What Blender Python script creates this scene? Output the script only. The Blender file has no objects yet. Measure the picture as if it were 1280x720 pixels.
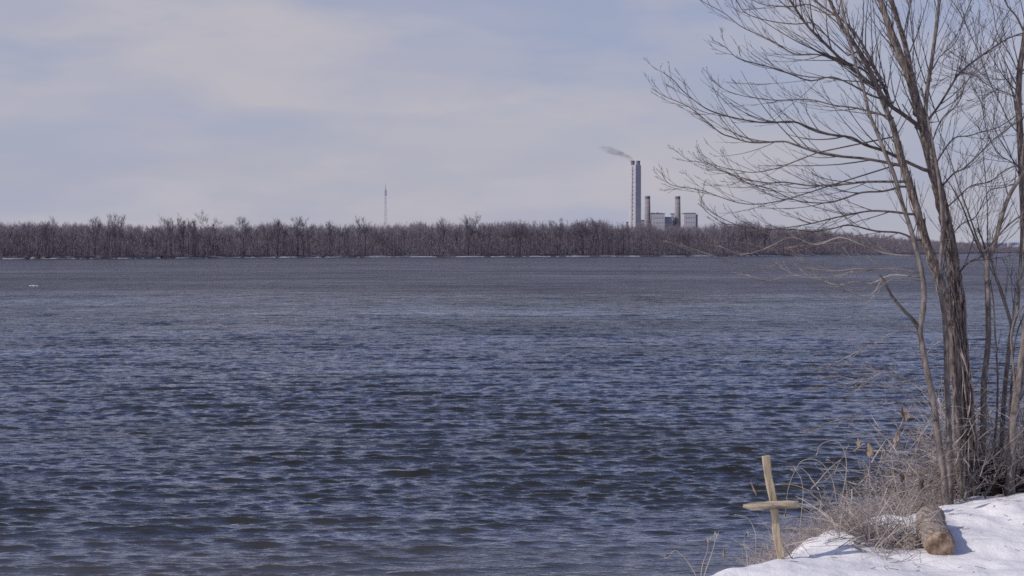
import bpy, math, random
import numpy as np
from mathutils import Vector, noise as mn

RNG = random.Random(7)
NR = np.random.RandomState(11)
sc = bpy.context.scene
COL = sc.collection
R = math.radians

# ------------------------------------------------------------------ camera frame
F = 1800.0
HOR = 312.0
CAMZ = 3.5
TH = math.atan((360 - HOR) / F)
CT, ST = math.cos(TH), math.sin(TH)

def P(px, py, Y):
    """world point seen at photo pixel px,py at distance Y down the lake"""
    dx = (px - 640) / F
    dy = (360 - py) / F
    y = CT + dy * ST
    z = -ST + dy * CT
    return Vector((dx * Y / y, Y, CAMZ + z * Y / y))

cam_d = bpy.data.cameras.new('camera')
cam = bpy.data.objects.new('camera', cam_d)
COL.objects.link(cam)
cam.location = (0, 0, CAMZ)
cam.rotation_euler = (math.pi / 2 - TH, 0, 0)
cam_d.sensor_width = 36
cam_d.lens = 36 * F / 1280
cam_d.clip_start = 0.1
cam_d.clip_end = 60000
sc.camera = cam

sc.view_settings.view_transform = 'Standard'
sc.view_settings.look = 'None'
sc.view_settings.exposure = 0
sc.cycles.filter_width = 1.6
sc.cycles.max_bounces = 6
sc.cycles.use_denoising = False
sc.cycles.volume_max_steps = 128

# ------------------------------------------------------------------ object helpers
def tag(o, label=None, cat=None, group=None, kind=None):
    if label: o['label'] = label
    if cat: o['category'] = cat
    if group: o['group'] = group
    if kind: o['kind'] = kind
    return o

def empty(name, loc):
    o = bpy.data.objects.new(name, None)
    o.empty_display_size = 0.2
    COL.objects.link(o)
    o.location = loc
    o['_b'] = (loc[0], loc[1], loc[2])
    return o

def base_of(o):
    b = Vector((0, 0, 0))
    while o is not None:
        b = b + Vector(o.location)
        o = o.parent
    return b

def np_mesh(name, V, Fc, mat, smooth=True, attr=None):
    """V (n,3) array; Fc list of arrays of equal arity"""
    me = bpy.data.meshes.new(name)
    V = np.asarray(V, dtype=np.float32)
    me.vertices.add(len(V))
    me.vertices.foreach_set('co', V.ravel())
    if not isinstance(Fc, list): Fc = [Fc]
    Fc = [np.asarray(f, dtype=np.int32) for f in Fc if len(f)]
    nl = sum(f.size for f in Fc)
    npoly = sum(len(f) for f in Fc)
    me.loops.add(nl)
    me.loops.foreach_set('vertex_index', np.concatenate([f.ravel() for f in Fc]))
    me.polygons.add(npoly)
    tot = np.concatenate([np.full(len(f), f.shape[1], dtype=np.int32) for f in Fc])
    st = np.concatenate([[0], np.cumsum(tot)[:-1]]).astype(np.int32)
    me.polygons.foreach_set('loop_start', st)
    me.polygons.foreach_set('use_smooth', np.full(npoly, smooth, dtype=bool))
    me.update(calc_edges=True)
    me.validate()
    if mat: me.materials.append(mat)
    return me

class MB:
    def __init__(s):
        s.v = []; s.q = []; s.t = []; s.n = []
    def tube(s, pts, rad, sides=5, cap=True, rough=0.0, squash=None):
        n = len(pts)
        if n < 2: return
        base = len(s.v)
        T = []
        for i in range(n):
            a = pts[max(i - 1, 0)]; b = pts[min(i + 1, n - 1)]
            d = (b - a)
            if d.length < 1e-9: d = Vector((0, 0, 1))
            T.append(d.normalized())
        ref = Vector((0, 0, 1)) if abs(T[0].z) < 0.9 else Vector((1, 0, 0))
        u = T[0].cross(ref).normalized()
        for i in range(n):
            u = (u - T[i] * u.dot(T[i]))
            if u.length < 1e-6: u = T[i].orthogonal()
            u.normalize()
            w = T[i].cross(u)
            r = rad[i] if hasattr(rad, '__len__') else rad
            for k in range(sides):
                a = 2 * math.pi * k / sides
                rr = r
                if rough:
                    p = pts[i] + u * math.cos(a) * r + w * math.sin(a) * r
                    rr = r * (1 + rough * mn.noise(Vector((p.x * 42, p.y * 42, p.z * 7))) * 1.3
                              + rough * 0.9 * mn.noise(Vector((p.x * 14 + 9, p.y * 14, p.z * 3))))
                s.v.append(pts[i] + u * math.cos(a) * rr + w * math.sin(a) * rr)
        for i in range(n - 1):
            for k in range(sides):
                k2 = (k + 1) % sides
                s.q.append((base + i * sides + k, base + i * sides + k2,
                            base + (i + 1) * sides + k2, base + (i + 1) * sides + k))
        if cap:
            c0 = len(s.v); s.v.append(pts[0].copy()); s.v.append(pts[-1].copy())
            for k in range(sides):
                k2 = (k + 1) % sides
                s.t.append((c0, base + k2, base + k))
                s.t.append((c0 + 1, base + (n - 1) * sides + k, base + (n - 1) * sides + k2))
    def tri(s, a, b, c):
        i = len(s.v); s.v += [a, b, c]; s.t.append((i, i + 1, i + 2))
    def quad(s, a, b, c, d):
        i = len(s.v); s.v += [a, b, c, d]; s.q.append((i, i + 1, i + 2, i + 3))
    def box(s, c, size, rz=0):
        i = len(s.v); hx, hy, hz = size[0] / 2, size[1] / 2, size[2] / 2
        cr, sr = math.cos(rz), math.sin(rz)
        for z in (-hz, hz):
            for x, y in ((-hx, -hy), (hx, -hy), (hx, hy), (-hx, hy)):
                s.v.append(Vector((c[0] + x * cr - y * sr, c[1] + x * sr + y * cr, c[2] + z)))
        for f in ((0, 3, 2, 1), (4, 5, 6, 7), (0, 1, 5, 4), (1, 2, 6, 5), (2, 3, 7, 6), (3, 0, 4, 7)):
            s.q.append(tuple(i + k for k in f))
    def arrays(s):
        return (np.array([tuple(v) for v in s.v], dtype=np.float32).reshape(-1, 3),
                np.array(s.q, dtype=np.int32).reshape(-1, 4), np.array(s.t, dtype=np.int32).reshape(-1, 3))
    def build(s, name, mat, parent=None, smooth=True, loc=None):
        V, Q, T = s.arrays()
        if parent is not None:
            b = base_of(parent)
        else:
            b = Vector(loc) if loc is not None else Vector((0, 0, 0))
        if len(V): V = V - np.array(tuple(b), dtype=np.float32)
        me = np_mesh(name, V, [Q, T], mat, smooth)
        o = bpy.data.objects.new(name, me)
        COL.objects.link(o)
        if parent is not None: o.parent = parent
        else: o.location = b
        return o

# ------------------------------------------------------------------ materials
def new_mat(name):
    m = bpy.data.materials.new(name); m.use_nodes = True
    nt = m.node_tree
    b = nt.nodes.get('Principled BSDF')
    return m, nt, b

def N(nt, typ, **kw):
    n = nt.nodes.new(typ)
    for k, v in kw.items(): setattr(n, k, v)
    return n

def L(nt, a, b): nt.links.new(a, b)

def ramp(nt, fac, stops):
    r = N(nt, 'ShaderNodeValToRGB')
    while len(r.color_ramp.elements) < len(stops): r.color_ramp.elements.new(0.5)
    for e, (p, c) in zip(r.color_ramp.elements, stops):
        e.position = p; e.color = (c[0], c[1], c[2], 1)
    L(nt, fac, r.inputs[0])
    return r.outputs[0]

def coord(nt, scale=(1, 1, 1), kind='Object'):
    tc = N(nt, 'ShaderNodeTexCoord'); mp = N(nt, 'ShaderNodeMapping')
    mp.inputs['Scale'].default_value = scale
    L(nt, tc.outputs[kind], mp.inputs[0])
    return mp.outputs[0]

def noise_tex(nt, vec, scale, detail=4, rough=0.55, dist=0.0):
    n = N(nt, 'ShaderNodeTexNoise')
    n.inputs['Scale'].default_value = scale; n.inputs['Detail'].default_value = detail
    n.inputs['Roughness'].default_value = rough; n.inputs['Distortion'].default_value = dist
    L(nt, vec, n.inputs['Vector'])
    return n.outputs[0]

def bump(nt, h, b, strength=0.5, dist=0.01, normal=None):
    bn = N(nt, 'ShaderNodeBump')
    bn.inputs['Strength'].default_value = strength; bn.inputs['Distance'].default_value = dist
    L(nt, h, bn.inputs['Height'])
    if normal is not None: L(nt, normal, bn.inputs['Normal'])
    if b is not None: L(nt, bn.outputs[0], b.inputs['Normal'])
    return bn

def simple(name, stops, scale=(1, 1, 1), ns=3.0, rough=0.85, bs=0.0, bd=0.01, detail=4, spec=0.25):
    m, nt, b = new_mat(name)
    v = coord(nt, scale)
    n = noise_tex(nt, v, ns, detail)
    L(nt, ramp(nt, n, stops), b.inputs['Base Color'])
    b.inputs['Roughness'].default_value = rough
    b.inputs['Specular IOR Level'].default_value = spec
    if bs: bump(nt, n, b, bs, bd)
    return m

M = {}
M['bark_big'] = simple('rough_bark', [(0.32, (0.055, 0.043, 0.040)), (0.50, (0.165, 0.135, 0.122)), (0.70, (0.33, 0.280, 0.252))],
                       (42, 42, 9), 1.0, 0.95, 1.0, 0.03, 6, 0.1)
M['bark_thin'] = simple('smooth_bark', [(0.3, (0.075, 0.062, 0.058)), (0.5, (0.165, 0.140, 0.130)), (0.7, (0.27, 0.235, 0.218))],
                        (22, 22, 9), 1.0, 0.85, 0.5, 0.006, 4, 0.2)
M['limb'] = simple('limb_bark', [(0.3, (0.070, 0.057, 0.056)), (0.7, (0.165, 0.138, 0.130))], (12, 12, 12), 1.0, 0.85, 0, 0, 3, 0.15)
M['twig'] = simple('twig_bark', [(0.3, (0.060, 0.050, 0.054)), (0.7, (0.150, 0.128, 0.128))], (5, 5, 5), 1.0, 0.85, 0, 0, 2, 0.15)
M['pale_twig'] = simple('pale_twig_bark', [(0.3, (0.16, 0.135, 0.125)), (0.7, (0.40, 0.35, 0.32))], (4, 4, 4), 1.0, 0.85, 0, 0, 2, 0.15)
M['brush'] = simple('dry_brush_stems', [(0.3, (0.20, 0.17, 0.16)), (0.55, (0.38, 0.33, 0.305)), (0.75, (0.56, 0.50, 0.46))], (6, 6, 6), 1.0, 0.9, 0, 0, 3, 0.1)
M['straw'] = simple('bleached_straw', [(0.3, (0.30, 0.255, 0.20)), (0.7, (0.50, 0.44, 0.36))], (6, 6, 6), 1.0, 0.85, 0, 0, 2, 0.15)
M['leaf'] = simple('curled_dead_leaf', [(0.3, (0.12, 0.088, 0.07)), (0.7, (0.35, 0.285, 0.23))], (14, 14, 14), 1.0, 0.8, 0.4, 0.01, 3, 0.2)
M['vine'] = simple('vine_bark', [(0.3, (0.19, 0.155, 0.14)), (0.7, (0.42, 0.36, 0.33))], (15, 15, 15), 1.0, 0.9, 0, 0, 3, 0.1)
M['soil'] = simple('dark_soil', [(0.3, (0.012, 0.009, 0.008)), (0.7, (0.06, 0.046, 0.04))], (14, 14, 14), 1.0, 0.95, 1.0, 0.03, 5, 0.1)
M['stake'] = simple('weathered_cut_wood', [(0.30, (0.22, 0.165, 0.11)), (0.5, (0.44, 0.36, 0.25)), (0.70, (0.60, 0.51, 0.39))],
                    (26, 26, 3.5), 1.0, 0.75, 0.6, 0.006, 5, 0.2)
M['bar'] = simple('weathered_cut_wood_bar', [(0.34, (0.13, 0.10, 0.07)), (0.5, (0.35, 0.29, 0.21)), (0.66, (0.54, 0.46, 0.35))],
                  (4, 26, 30), 1.0, 0.8, 0.6, 0.006, 5, 0.2)
M['logbark'] = simple('weathered_log_bark', [(0.28, (0.10, 0.078, 0.066)), (0.5, (0.33, 0.275, 0.24)), (0.75, (0.50, 0.44, 0.39))],
                      (38, 9, 38), 1.0, 0.95, 1.0, 0.03, 6, 0.1)
M['fartree'] = simple('far_bare_tree_hazed_bark', [(0.3, (0.200, 0.180, 0.212)), (0.7, (0.255, 0.230, 0.262))], (0.05, 0.05, 0.2), 1.0, 0.95, 0, 0, 3, 0.0)  # far tree colours lifted to mauve-grey, aerial haze put into them
M['shoretree'] = simple('shore_tree_hazed_bark', [(0.3, (0.215, 0.192, 0.228)), (0.7, (0.275, 0.245, 0.280))], (0.05, 0.05, 0.2), 1.0, 0.95, 0, 0, 3, 0.0)
M['wood1'] = simple('far_wood_hazed_mix', [(0.3, (0.330, 0.288, 0.318)), (0.7, (0.385, 0.338, 0.362))], (0.03, 0.03, 0.10), 1.0, 0.95, 0, 0, 4, 0.0)
M['bluewood'] = simple('hazy_far_wood', [(0.3, (0.26, 0.28, 0.44)), (0.7, (0.34, 0.36, 0.52))], (0.02, 0.02, 0.05), 1.0, 0.95, 0, 0, 3, 0.0)  # blue distance haze put straight into the tree colour
M['concrete'] = simple('pale_concrete', [(0.3, (0.46, 0.45, 0.50)), (0.7, (0.54, 0.525, 0.56))], (0.05, 0.05, 0.3), 1.0, 0.9, 0, 0, 4, 0.1)  # one even pale concrete for every face of the shaft
M['concrete_dark'] = simple('aged_concrete', [(0.3, (0.20, 0.18, 0.20)), (0.7, (0.30, 0.27, 0.28))], (0.05, 0.05, 0.3), 1.0, 0.9, 0, 0, 4, 0.1)
M['cap'] = simple('dark_flue_metal', [(0.3, (0.15, 0.155, 0.21)), (0.7, (0.20, 0.20, 0.27))], (0.2, 0.2, 0.2), 1.0, 0.7, 0, 0, 2, 0.2)  # flue, cladding and mast colours blued to carry the aerial haze
M['cladding'] = simple('pale_cladding', [(0.3, (0.43, 0.43, 0.48)), (0.7, (0.50, 0.50, 0.545))], (0.03, 0.03, 0.2), 1.0, 0.8, 0, 0, 3, 0.2)
M['cladding_dark'] = simple('blue_grey_cladding', [(0.3, (0.32, 0.33, 0.42)), (0.7, (0.40, 0.41, 0.50))], (0.03, 0.03, 0.2), 1.0, 0.8, 0, 0, 3, 0.2)
M['platform'] = simple('weathered_platform', [(0.3, (0.36, 0.34, 0.35)), (0.7, (0.44, 0.42, 0.43))], (0.1, 0.1, 0.1), 1.0, 0.9, 0, 0, 2, 0.1)
M['window'] = simple('dull_window_band', [(0.3, (0.34, 0.34, 0.39)), (0.7, (0.38, 0.38, 0.43))], (0.1, 0.1, 0.1), 1.0, 0.6, 0, 0, 2, 0.2)
M['mast'] = simple('galvanised_mast', [(0.3, (0.42, 0.41, 0.50)), (0.7, (0.5, 0.48, 0.57))], (0.2, 0.2, 0.2), 1.0, 0.7, 0, 0, 2, 0.2)

# fine twigs let half of the light through: soften the far trees
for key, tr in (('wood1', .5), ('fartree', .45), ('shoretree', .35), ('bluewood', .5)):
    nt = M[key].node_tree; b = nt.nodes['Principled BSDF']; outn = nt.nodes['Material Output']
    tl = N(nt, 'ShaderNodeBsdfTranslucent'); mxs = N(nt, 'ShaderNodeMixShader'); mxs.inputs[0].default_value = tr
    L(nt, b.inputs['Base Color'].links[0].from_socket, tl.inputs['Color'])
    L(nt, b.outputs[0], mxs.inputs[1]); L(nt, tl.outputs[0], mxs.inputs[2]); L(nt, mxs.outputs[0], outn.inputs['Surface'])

# cut face of log: rings
m, nt, b = new_mat('log_end_grain')
v = coord(nt, (1, 1, 1))
w = N(nt, 'ShaderNodeTexWave', wave_type='RINGS', rings_direction='Y')
w.inputs['Scale'].default_value = 28; w.inputs['Distortion'].default_value = 2.5; w.inputs['Detail'].default_value = 3
L(nt, v, w.inputs['Vector'])
n1 = noise_tex(nt, v, 13, 6)
mx = N(nt, 'ShaderNodeMix'); mx.data_type = 'RGBA'; mx.blend_type = 'MULTIPLY'; mx.inputs['Factor'].default_value = 0.30
L(nt, ramp(nt, n1, [(0.38, (0.13, 0.085, 0.058)), (0.50, (0.27, 0.19, 0.13)), (0.64, (0.46, 0.35, 0.26))]), mx.inputs['A'])
L(nt, w.outputs[0], mx.inputs['B'])
L(nt, mx.outputs['Result'], b.inputs['Base Color'])
b.inputs['Roughness'].default_value = 0.9
bump(nt, n1, b, 0.6, 0.01)
M['endgrain'] = m

# snow
m, nt, b = new_mat('snow')
v = coord(nt, (1, 1, 1))
n1 = noise_tex(nt, v, 1.6, 5); n2 = noise_tex(nt, v, 38, 5)
b.inputs['Roughness'].default_value = 0.65
b.inputs['Subsurface Weight'].default_value = 0.25
b.inputs['Subsurface Radius'].default_value = (0.03, 0.04, 0.05)
b.inputs['Subsurface Scale'].default_value = 0.6
L(nt, ramp(nt, n1, [(0.3, (0.56, 0.565, 0.63)), (0.7, (0.66, 0.655, 0.70))]), b.inputs['Base Color'])
b1 = bump(nt, n1, None, 0.35, 0.12)
bump(nt, n2, b, 0.5, 0.012, b1.outputs[0])
M['snow'] = m

# bank: snow on top, brown mud on the steep lakeward side
m, nt, b = new_mat('snowy_bank')
v = coord(nt, (1, 1, 1))
n1 = noise_tex(nt, v, 1.6, 5); n2 = noise_tex(nt, v, 45, 5); n3 = noise_tex(nt, v, 7, 5)
b.inputs['Roughness'].default_value = 0.65
b.inputs['Subsurface Weight'].default_value = 0.2
b.inputs['Subsurface Radius'].default_value = (0.03, 0.04, 0.05)
b.inputs['Subsurface Scale'].default_value = 0.6
geo = N(nt, 'ShaderNodeNewGeometry'); sx = N(nt, 'ShaderNodeSeparateXYZ'); L(nt, geo.outputs['Normal'], sx.inputs[0])
sp = N(nt, 'ShaderNodeSeparateXYZ'); L(nt, geo.outputs['Position'], sp.inputs[0])
ma = N(nt, 'ShaderNodeMath', operation='MULTIPLY_ADD'); L(nt, n3, ma.inputs[0]); ma.inputs[1].default_value = 0.55; L(nt, sp.outputs['Z'], ma.inputs[2])
mr = N(nt, 'ShaderNodeMapRange'); L(nt, ma.outputs[0], mr.inputs[0])
mr.inputs[1].default_value = 0.62; mr.inputs[2].default_value = 0.86
mx = N(nt, 'ShaderNodeMix'); mx.data_type = 'RGBA'
L(nt, mr.outputs[0], mx.inputs['Factor'])
L(nt, ramp(nt, n3, [(0.3, (0.04, 0.032, 0.028)), (0.7, (0.16, 0.13, 0.11))]), mx.inputs['A'])
L(nt, ramp(nt, n1, [(0.3, (0.80, 0.785, 0.80)), (0.7, (0.88, 0.86, 0.865))]), mx.inputs['B'])
L(nt, mx.outputs['Result'], b.inputs['Base Color'])
b1 = bump(nt, n3, None, 0.45, 0.05)
bump(nt, n2, b, 0.35, 0.010, b1.outputs[0])
M['bank'] = m

# far land: leaf litter with snow showing
m, nt, b = new_mat('far_land')
v = coord(nt, (0.05, 0.05, 0.05))
n1 = noise_tex(nt, v, 1.5, 6)
L(nt, ramp(nt, n1, [(0.40, (0.065, 0.052, 0.062)), (0.56, (0.12, 0.10, 0.115)), (0.66, (0.36, 0.35, 0.41))]), b.inputs['Base Color'])
b.inputs['Roughness'].default_value = 0.95
M['land'] = m
M['shore_ice'] = simple('shore_ice', [(0.3, (0.30, 0.31, 0.36)), (0.6, (0.55, 0.56, 0.61)), (0.8, (0.70, 0.70, 0.74))], (0.08, 0.08, 0.5), 1.0, 0.7, 0, 0, 4, 0.2)
M['sand'] = simple('shore_sand', [(0.3, (0.17, 0.14, 0.125)), (0.7, (0.36, 0.31, 0.28))], (0.08, 0.08, 0.5), 1.0, 0.9, 0, 0, 4, 0.1)

# water
m, nt, b = new_mat('lake_water')
tc = N(nt, 'ShaderNodeTexCoord')
def wcoord(sx_, sy_):
    mp = N(nt, 'ShaderNodeMapping'); mp.inputs['Scale'].default_value = (sx_, sy_, 1)
    mp.inputs['Rotation'].default_value = (0, 0, 0.06)
    L(nt, tc.outputs['Object'], mp.inputs[0]); return mp.outputs[0]
fine = noise_tex(nt, wcoord(4.5, 15), 1.0, 3, 0.6, 0.3)
mid = noise_tex(nt, wcoord(0.6, 2.2), 1.0, 4, 0.6, 0.4)
far = noise_tex(nt, wcoord(0.12, 0.34), 1.0, 5, 0.65, 0.3)
gust = noise_tex(nt, wcoord(0.010, 0.030), 1.0, 4, 0.6, 0.6)
grp0 = noise_tex(nt, wcoord(0.25, 1.6), 1.0, 4, 0.6, 0.4)
sp = N(nt, 'ShaderNodeSeparateXYZ'); L(nt, tc.outputs['Object'], sp.inputs[0])
def mrange(src, a, b_, c=0.0, d=1.0):
    r = N(nt, 'ShaderNodeMapRange'); L(nt, src, r.inputs[0])
    r.inputs[1].default_value = a; r.inputs[2].default_value = b_; r.inputs[3].default_value = c; r.inputs[4].default_value = d
    return r.outputs[0]
def mul(a, b_):
    r = N(nt, 'ShaderNodeMath', operation='MULTIPLY'); L(nt, a, r.inputs[0])
    if hasattr(b_, 'is_output'): L(nt, b_, r.inputs[1])
    else: r.inputs[1].default_value = b_
    return r.outputs[0]
gm = mrange(gust, 0.32, 0.68, 0.65, 1.3)
bA = N(nt, 'ShaderNodeBump'); bA.inputs['Distance'].default_value = 1.0
L(nt, mul(far, 0.85), bA.inputs['Height']); L(nt, mul(mrange(sp.outputs['Y'], 45, 140, 0.0, 1.0), gm), bA.inputs['Strength'])
bB = N(nt, 'ShaderNodeBump'); bB.inputs['Distance'].default_value = 1.0
L(nt, mul(mid, 0.13), bB.inputs['Height']); L(nt, mul(mrange(sp.outputs['Y'], 15, 70, 0.25, 1.0), gm), bB.inputs['Strength'])
L(nt, bA.outputs[0], bB.inputs['Normal'])
bC = N(nt, 'ShaderNodeBump'); bC.inputs['Distance'].default_value = 1.0
L(nt, mul(fine, 0.030), bC.inputs['Height']); L(nt, mul(gm, 0.8), bC.inputs['Strength'])
L(nt, bB.outputs[0], bC.inputs['Normal']); L(nt, bC.outputs[0], b.inputs['Normal'])
# colour: olive-grey body, paler greyer water far out past a wavering distance
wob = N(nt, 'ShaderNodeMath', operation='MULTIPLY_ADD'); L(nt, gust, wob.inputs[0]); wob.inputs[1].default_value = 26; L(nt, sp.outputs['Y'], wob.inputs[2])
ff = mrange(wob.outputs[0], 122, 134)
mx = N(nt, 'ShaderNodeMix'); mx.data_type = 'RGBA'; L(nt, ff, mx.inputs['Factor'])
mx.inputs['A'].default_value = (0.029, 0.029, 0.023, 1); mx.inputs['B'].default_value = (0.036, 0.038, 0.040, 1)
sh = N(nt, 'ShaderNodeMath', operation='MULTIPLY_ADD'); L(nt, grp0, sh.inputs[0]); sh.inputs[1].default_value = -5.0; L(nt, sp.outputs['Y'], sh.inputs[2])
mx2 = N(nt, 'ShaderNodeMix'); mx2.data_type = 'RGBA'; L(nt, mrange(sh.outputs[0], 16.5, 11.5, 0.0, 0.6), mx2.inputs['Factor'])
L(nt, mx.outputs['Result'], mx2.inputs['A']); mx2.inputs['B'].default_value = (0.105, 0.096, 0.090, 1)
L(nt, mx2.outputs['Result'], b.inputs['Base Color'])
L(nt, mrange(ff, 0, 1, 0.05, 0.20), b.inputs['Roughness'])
b.inputs['IOR'].default_value = 1.333
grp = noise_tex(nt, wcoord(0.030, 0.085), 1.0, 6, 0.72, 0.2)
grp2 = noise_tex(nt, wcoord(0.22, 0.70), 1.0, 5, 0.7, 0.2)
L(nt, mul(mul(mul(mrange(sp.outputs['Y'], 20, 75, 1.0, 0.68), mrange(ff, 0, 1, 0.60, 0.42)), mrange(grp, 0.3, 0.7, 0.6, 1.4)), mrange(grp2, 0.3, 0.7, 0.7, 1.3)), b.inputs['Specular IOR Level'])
outn = nt.nodes['Material Output']
spec = b.inputs['Specular IOR Level'].links[0].from_socket; base = b.inputs['Base Color'].links[0].from_socket
rgh = b.inputs['Roughness'].links[0].from_socket
dif = N(nt, 'ShaderNodeBsdfDiffuse'); gl = N(nt, 'ShaderNodeBsdfGlossy'); fr = N(nt, 'ShaderNodeFresnel'); fr.inputs['IOR'].default_value = 1.333
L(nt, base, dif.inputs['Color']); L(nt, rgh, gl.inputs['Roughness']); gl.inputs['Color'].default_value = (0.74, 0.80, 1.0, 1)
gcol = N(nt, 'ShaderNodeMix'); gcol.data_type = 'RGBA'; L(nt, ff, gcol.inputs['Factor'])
gcol.inputs['A'].default_value = (0.86, 0.88, 0.98, 1); gcol.inputs['B'].default_value = (0.96, 0.92, 0.98, 1); L(nt, gcol.outputs['Result'], gl.inputs['Color'])  # mirrored sky made bluer by a tint in the gloss colour
for q_ in (gl, fr): L(nt, bC.outputs[0], q_.inputs['Normal'])
mr_ = N(nt, 'ShaderNodeMath', operation='MULTIPLY'); mr_.use_clamp = True
L(nt, fr.outputs[0], mr_.inputs[0]); L(nt, mul(spec, 2.45), mr_.inputs[1])
wmix = N(nt, 'ShaderNodeMixShader'); L(nt, mr_.outputs[0], wmix.inputs[0]); L(nt, dif.outputs[0], wmix.inputs[1]); L(nt, gl.outputs[0], wmix.inputs[2])
L(nt, wmix.outputs[0], outn.inputs['Surface'])
M['water'] = m

# ------------------------------------------------------------------ world and sun
SUN = Vector((-0.80, -0.34, 0.60)).normalized()
world = bpy.data.worlds.new('World'); sc.world = world; world.use_nodes = True
nt = world.node_tree
for n_ in list(nt.nodes): nt.nodes.remove(n_)
out = N(nt, 'ShaderNodeOutputWorld')
sky = N(nt, 'ShaderNodeTexSky'); sky.sky_type = 'NISHITA'; sky.sun_disc = False
sky.sun_elevation = math.asin(SUN.z); sky.sun_rotation = math.atan2(SUN.x, SUN.y)
sky.air_density = 1.0; sky.dust_density = 1.2; sky.ozone_density = 1.5
bg1 = N(nt, 'ShaderNodeBackground'); bg1.inputs['Strength'].default_value = 0.088
tint = N(nt, 'ShaderNodeMix'); tint.data_type = 'RGBA'; tint.blend_type = 'MULTIPLY'; tint.inputs['Factor'].default_value = 1
tint.inputs['B'].default_value = (0.94, 0.93, 1.22, 1)
L(nt, sky.outputs[0], tint.inputs['A']); L(nt, tint.outputs['Result'], bg1.inputs['Color'])
bg2 = N(nt, 'ShaderNodeBackground'); bg2.inputs['Strength'].default_value = 1.0
tc = N(nt, 'ShaderNodeTexCoord')
mp = N(nt, 'ShaderNodeMapping'); mp.inputs['Scale'].default_value = (1, 1, 3.6); mp.inputs['Location'].default_value = (0.35, 0.2, 0.4)
L(nt, tc.outputs['Generated'], mp.inputs[0])
cn = noise_tex(nt, mp.outputs[0], 4.2, 6, 0.5, 0.1)
cn2 = noise_tex(nt, mp.outputs[0], 6.5, 6, 0.5, 0.1)
sz = N(nt, 'ShaderNodeSeparateXYZ'); L(nt, tc.outputs['Generated'], sz.inputs[0])
L(nt, ramp(nt, cn2, [(0.35, (0.400, 0.418, 0.525)), (0.62, (0.490, 0.474, 0.530))]), bg2.inputs['Color'])
def wmr(src, a, b_, c, d):
    r = N(nt, 'ShaderNodeMapRange'); L(nt, src, r.inputs[0])
    r.inputs[1].default_value = a; r.inputs[2].default_value = b_; r.inputs[3].default_value = c; r.inputs[4].default_value = d
    return r.outputs[0]
low = wmr(sz.outputs['Z'], 0.03, 0.14, 0.95, 0.62)     # haze close to the horizon
hi = wmr(sz.outputs['Z'], 0.17, 0.32, 1.0, 0.12)       # fewer clouds overhead
cl = wmr(cn, 0.34, 0.56, 0.25, 1.0)
mxm = N(nt, 'ShaderNodeMath', operation='MAXIMUM'); L(nt, cl, mxm.inputs[0]); L(nt, low, mxm.inputs[1])
mm = N(nt, 'ShaderNodeMath', operation='MULTIPLY'); L(nt, mxm.outputs[0], mm.inputs[0]); L(nt, hi, mm.inputs[1])
ms = N(nt, 'ShaderNodeMixShader'); L(nt, mm.outputs[0], ms.inputs[0]); L(nt, bg1.outputs[0], ms.inputs[1]); L(nt, bg2.outputs[0], ms.inputs[2])
L(nt, ms.outputs[0], out.inputs['Surface'])

sd = bpy.data.lights.new('sun', 'SUN'); sd.energy = 2.9; sd.angle = R(0.5); sd.color = (1.0, 0.93, 0.84)
so = bpy.data.objects.new('sun', sd); COL.objects.link(so)
so.rotation_euler = (-SUN).to_track_quat('-Z', 'Y').to_euler()
so.location = (-20, -10, 20)

# ------------------------------------------------------------------ bank edge in plan
EDGE = [(-60, -25), (-20, -8), (-6, 2.5), (-2.2, 6.8), (0.2, 9.6), (1.47, 11.5), (2.17, 12.3), (2.67, 13.0), (3.15, 13.5),
        (3.94, 14.2), (4.67, 15.0), (5.5, 15.5), (8, 16.6), (20, 22), (80, 45), (200, 70)]
EA = np.array(EDGE, dtype=np.float64)
def edge_dist(X, Y):
    """signed distance to the bank edge, positive on the lake side"""
    best = np.full(X.shape, 1e9); sgn = np.ones(X.shape)
    for i in range(len(EA) - 1):
        a, b_ = EA[i], EA[i + 1]; d = b_ - a; l2 = (d ** 2).sum()
        t = np.clip(((X - a[0]) * d[0] + (Y - a[1]) * d[1]) / l2, 0, 1)
        qx = X - (a[0] + t * d[0]); qy = Y - (a[1] + t * d[1])
        dist = np.hypot(qx, qy); cr = d[0] * (Y - a[1]) - d[1] * (X - a[0])
        m_ = dist < best
        best = np.where(m_, dist, best); sgn = np.where(m_, np.sign(cr), sgn)
    return best * sgn

def nz(x, y, s, o=0.0): return mn.noise(Vector((x * s + o, y * s - o, o * 0.7)))
MOUNDS = [(2.95, 12.75, 0.35, 0.10), (3.55, 13.5, 0.45, 0.10), (4.9, 14.5, 0.8, 0.10), (5.6, 13.9, 0.9, 0.05), (3.55, 11.9, 0.5, -0.05),
          (4.3, 12.6, 0.35, 0.05), (2.4, 11.6, 0.5, 0.04)]
def ground_z(x, y, sd_=None):
    if sd_ is None: sd_ = float(edge_dist(np.array([x]), np.array([y]))[0])
    sd_ += 0.16 * nz(x, y, 1.9, 3.0) + 0.06 * nz(x, y, 6, 8.0)
    top = 0.90 + 0.05 * nz(x, y, 0.8, 1.0) + 0.042 * nz(x, y, 2.6, 5.0) + 0.014 * nz(x, y, 7.0, 2.0)
    for mx_, my_, mr_, mh_ in MOUNDS:
        d2 = ((x - mx_) ** 2 + (y - my_) ** 2) / (mr_ * mr_)
        if d2 < 9: top += mh_ * math.exp(-d2)
    if sd_ > -0.25:
        k = min(1.0, (sd_ + 0.25) / 1.5); k = k * k * (3 - 2 * k)
        top = top * (1 - k) + (-0.5) * k
    return top

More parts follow.
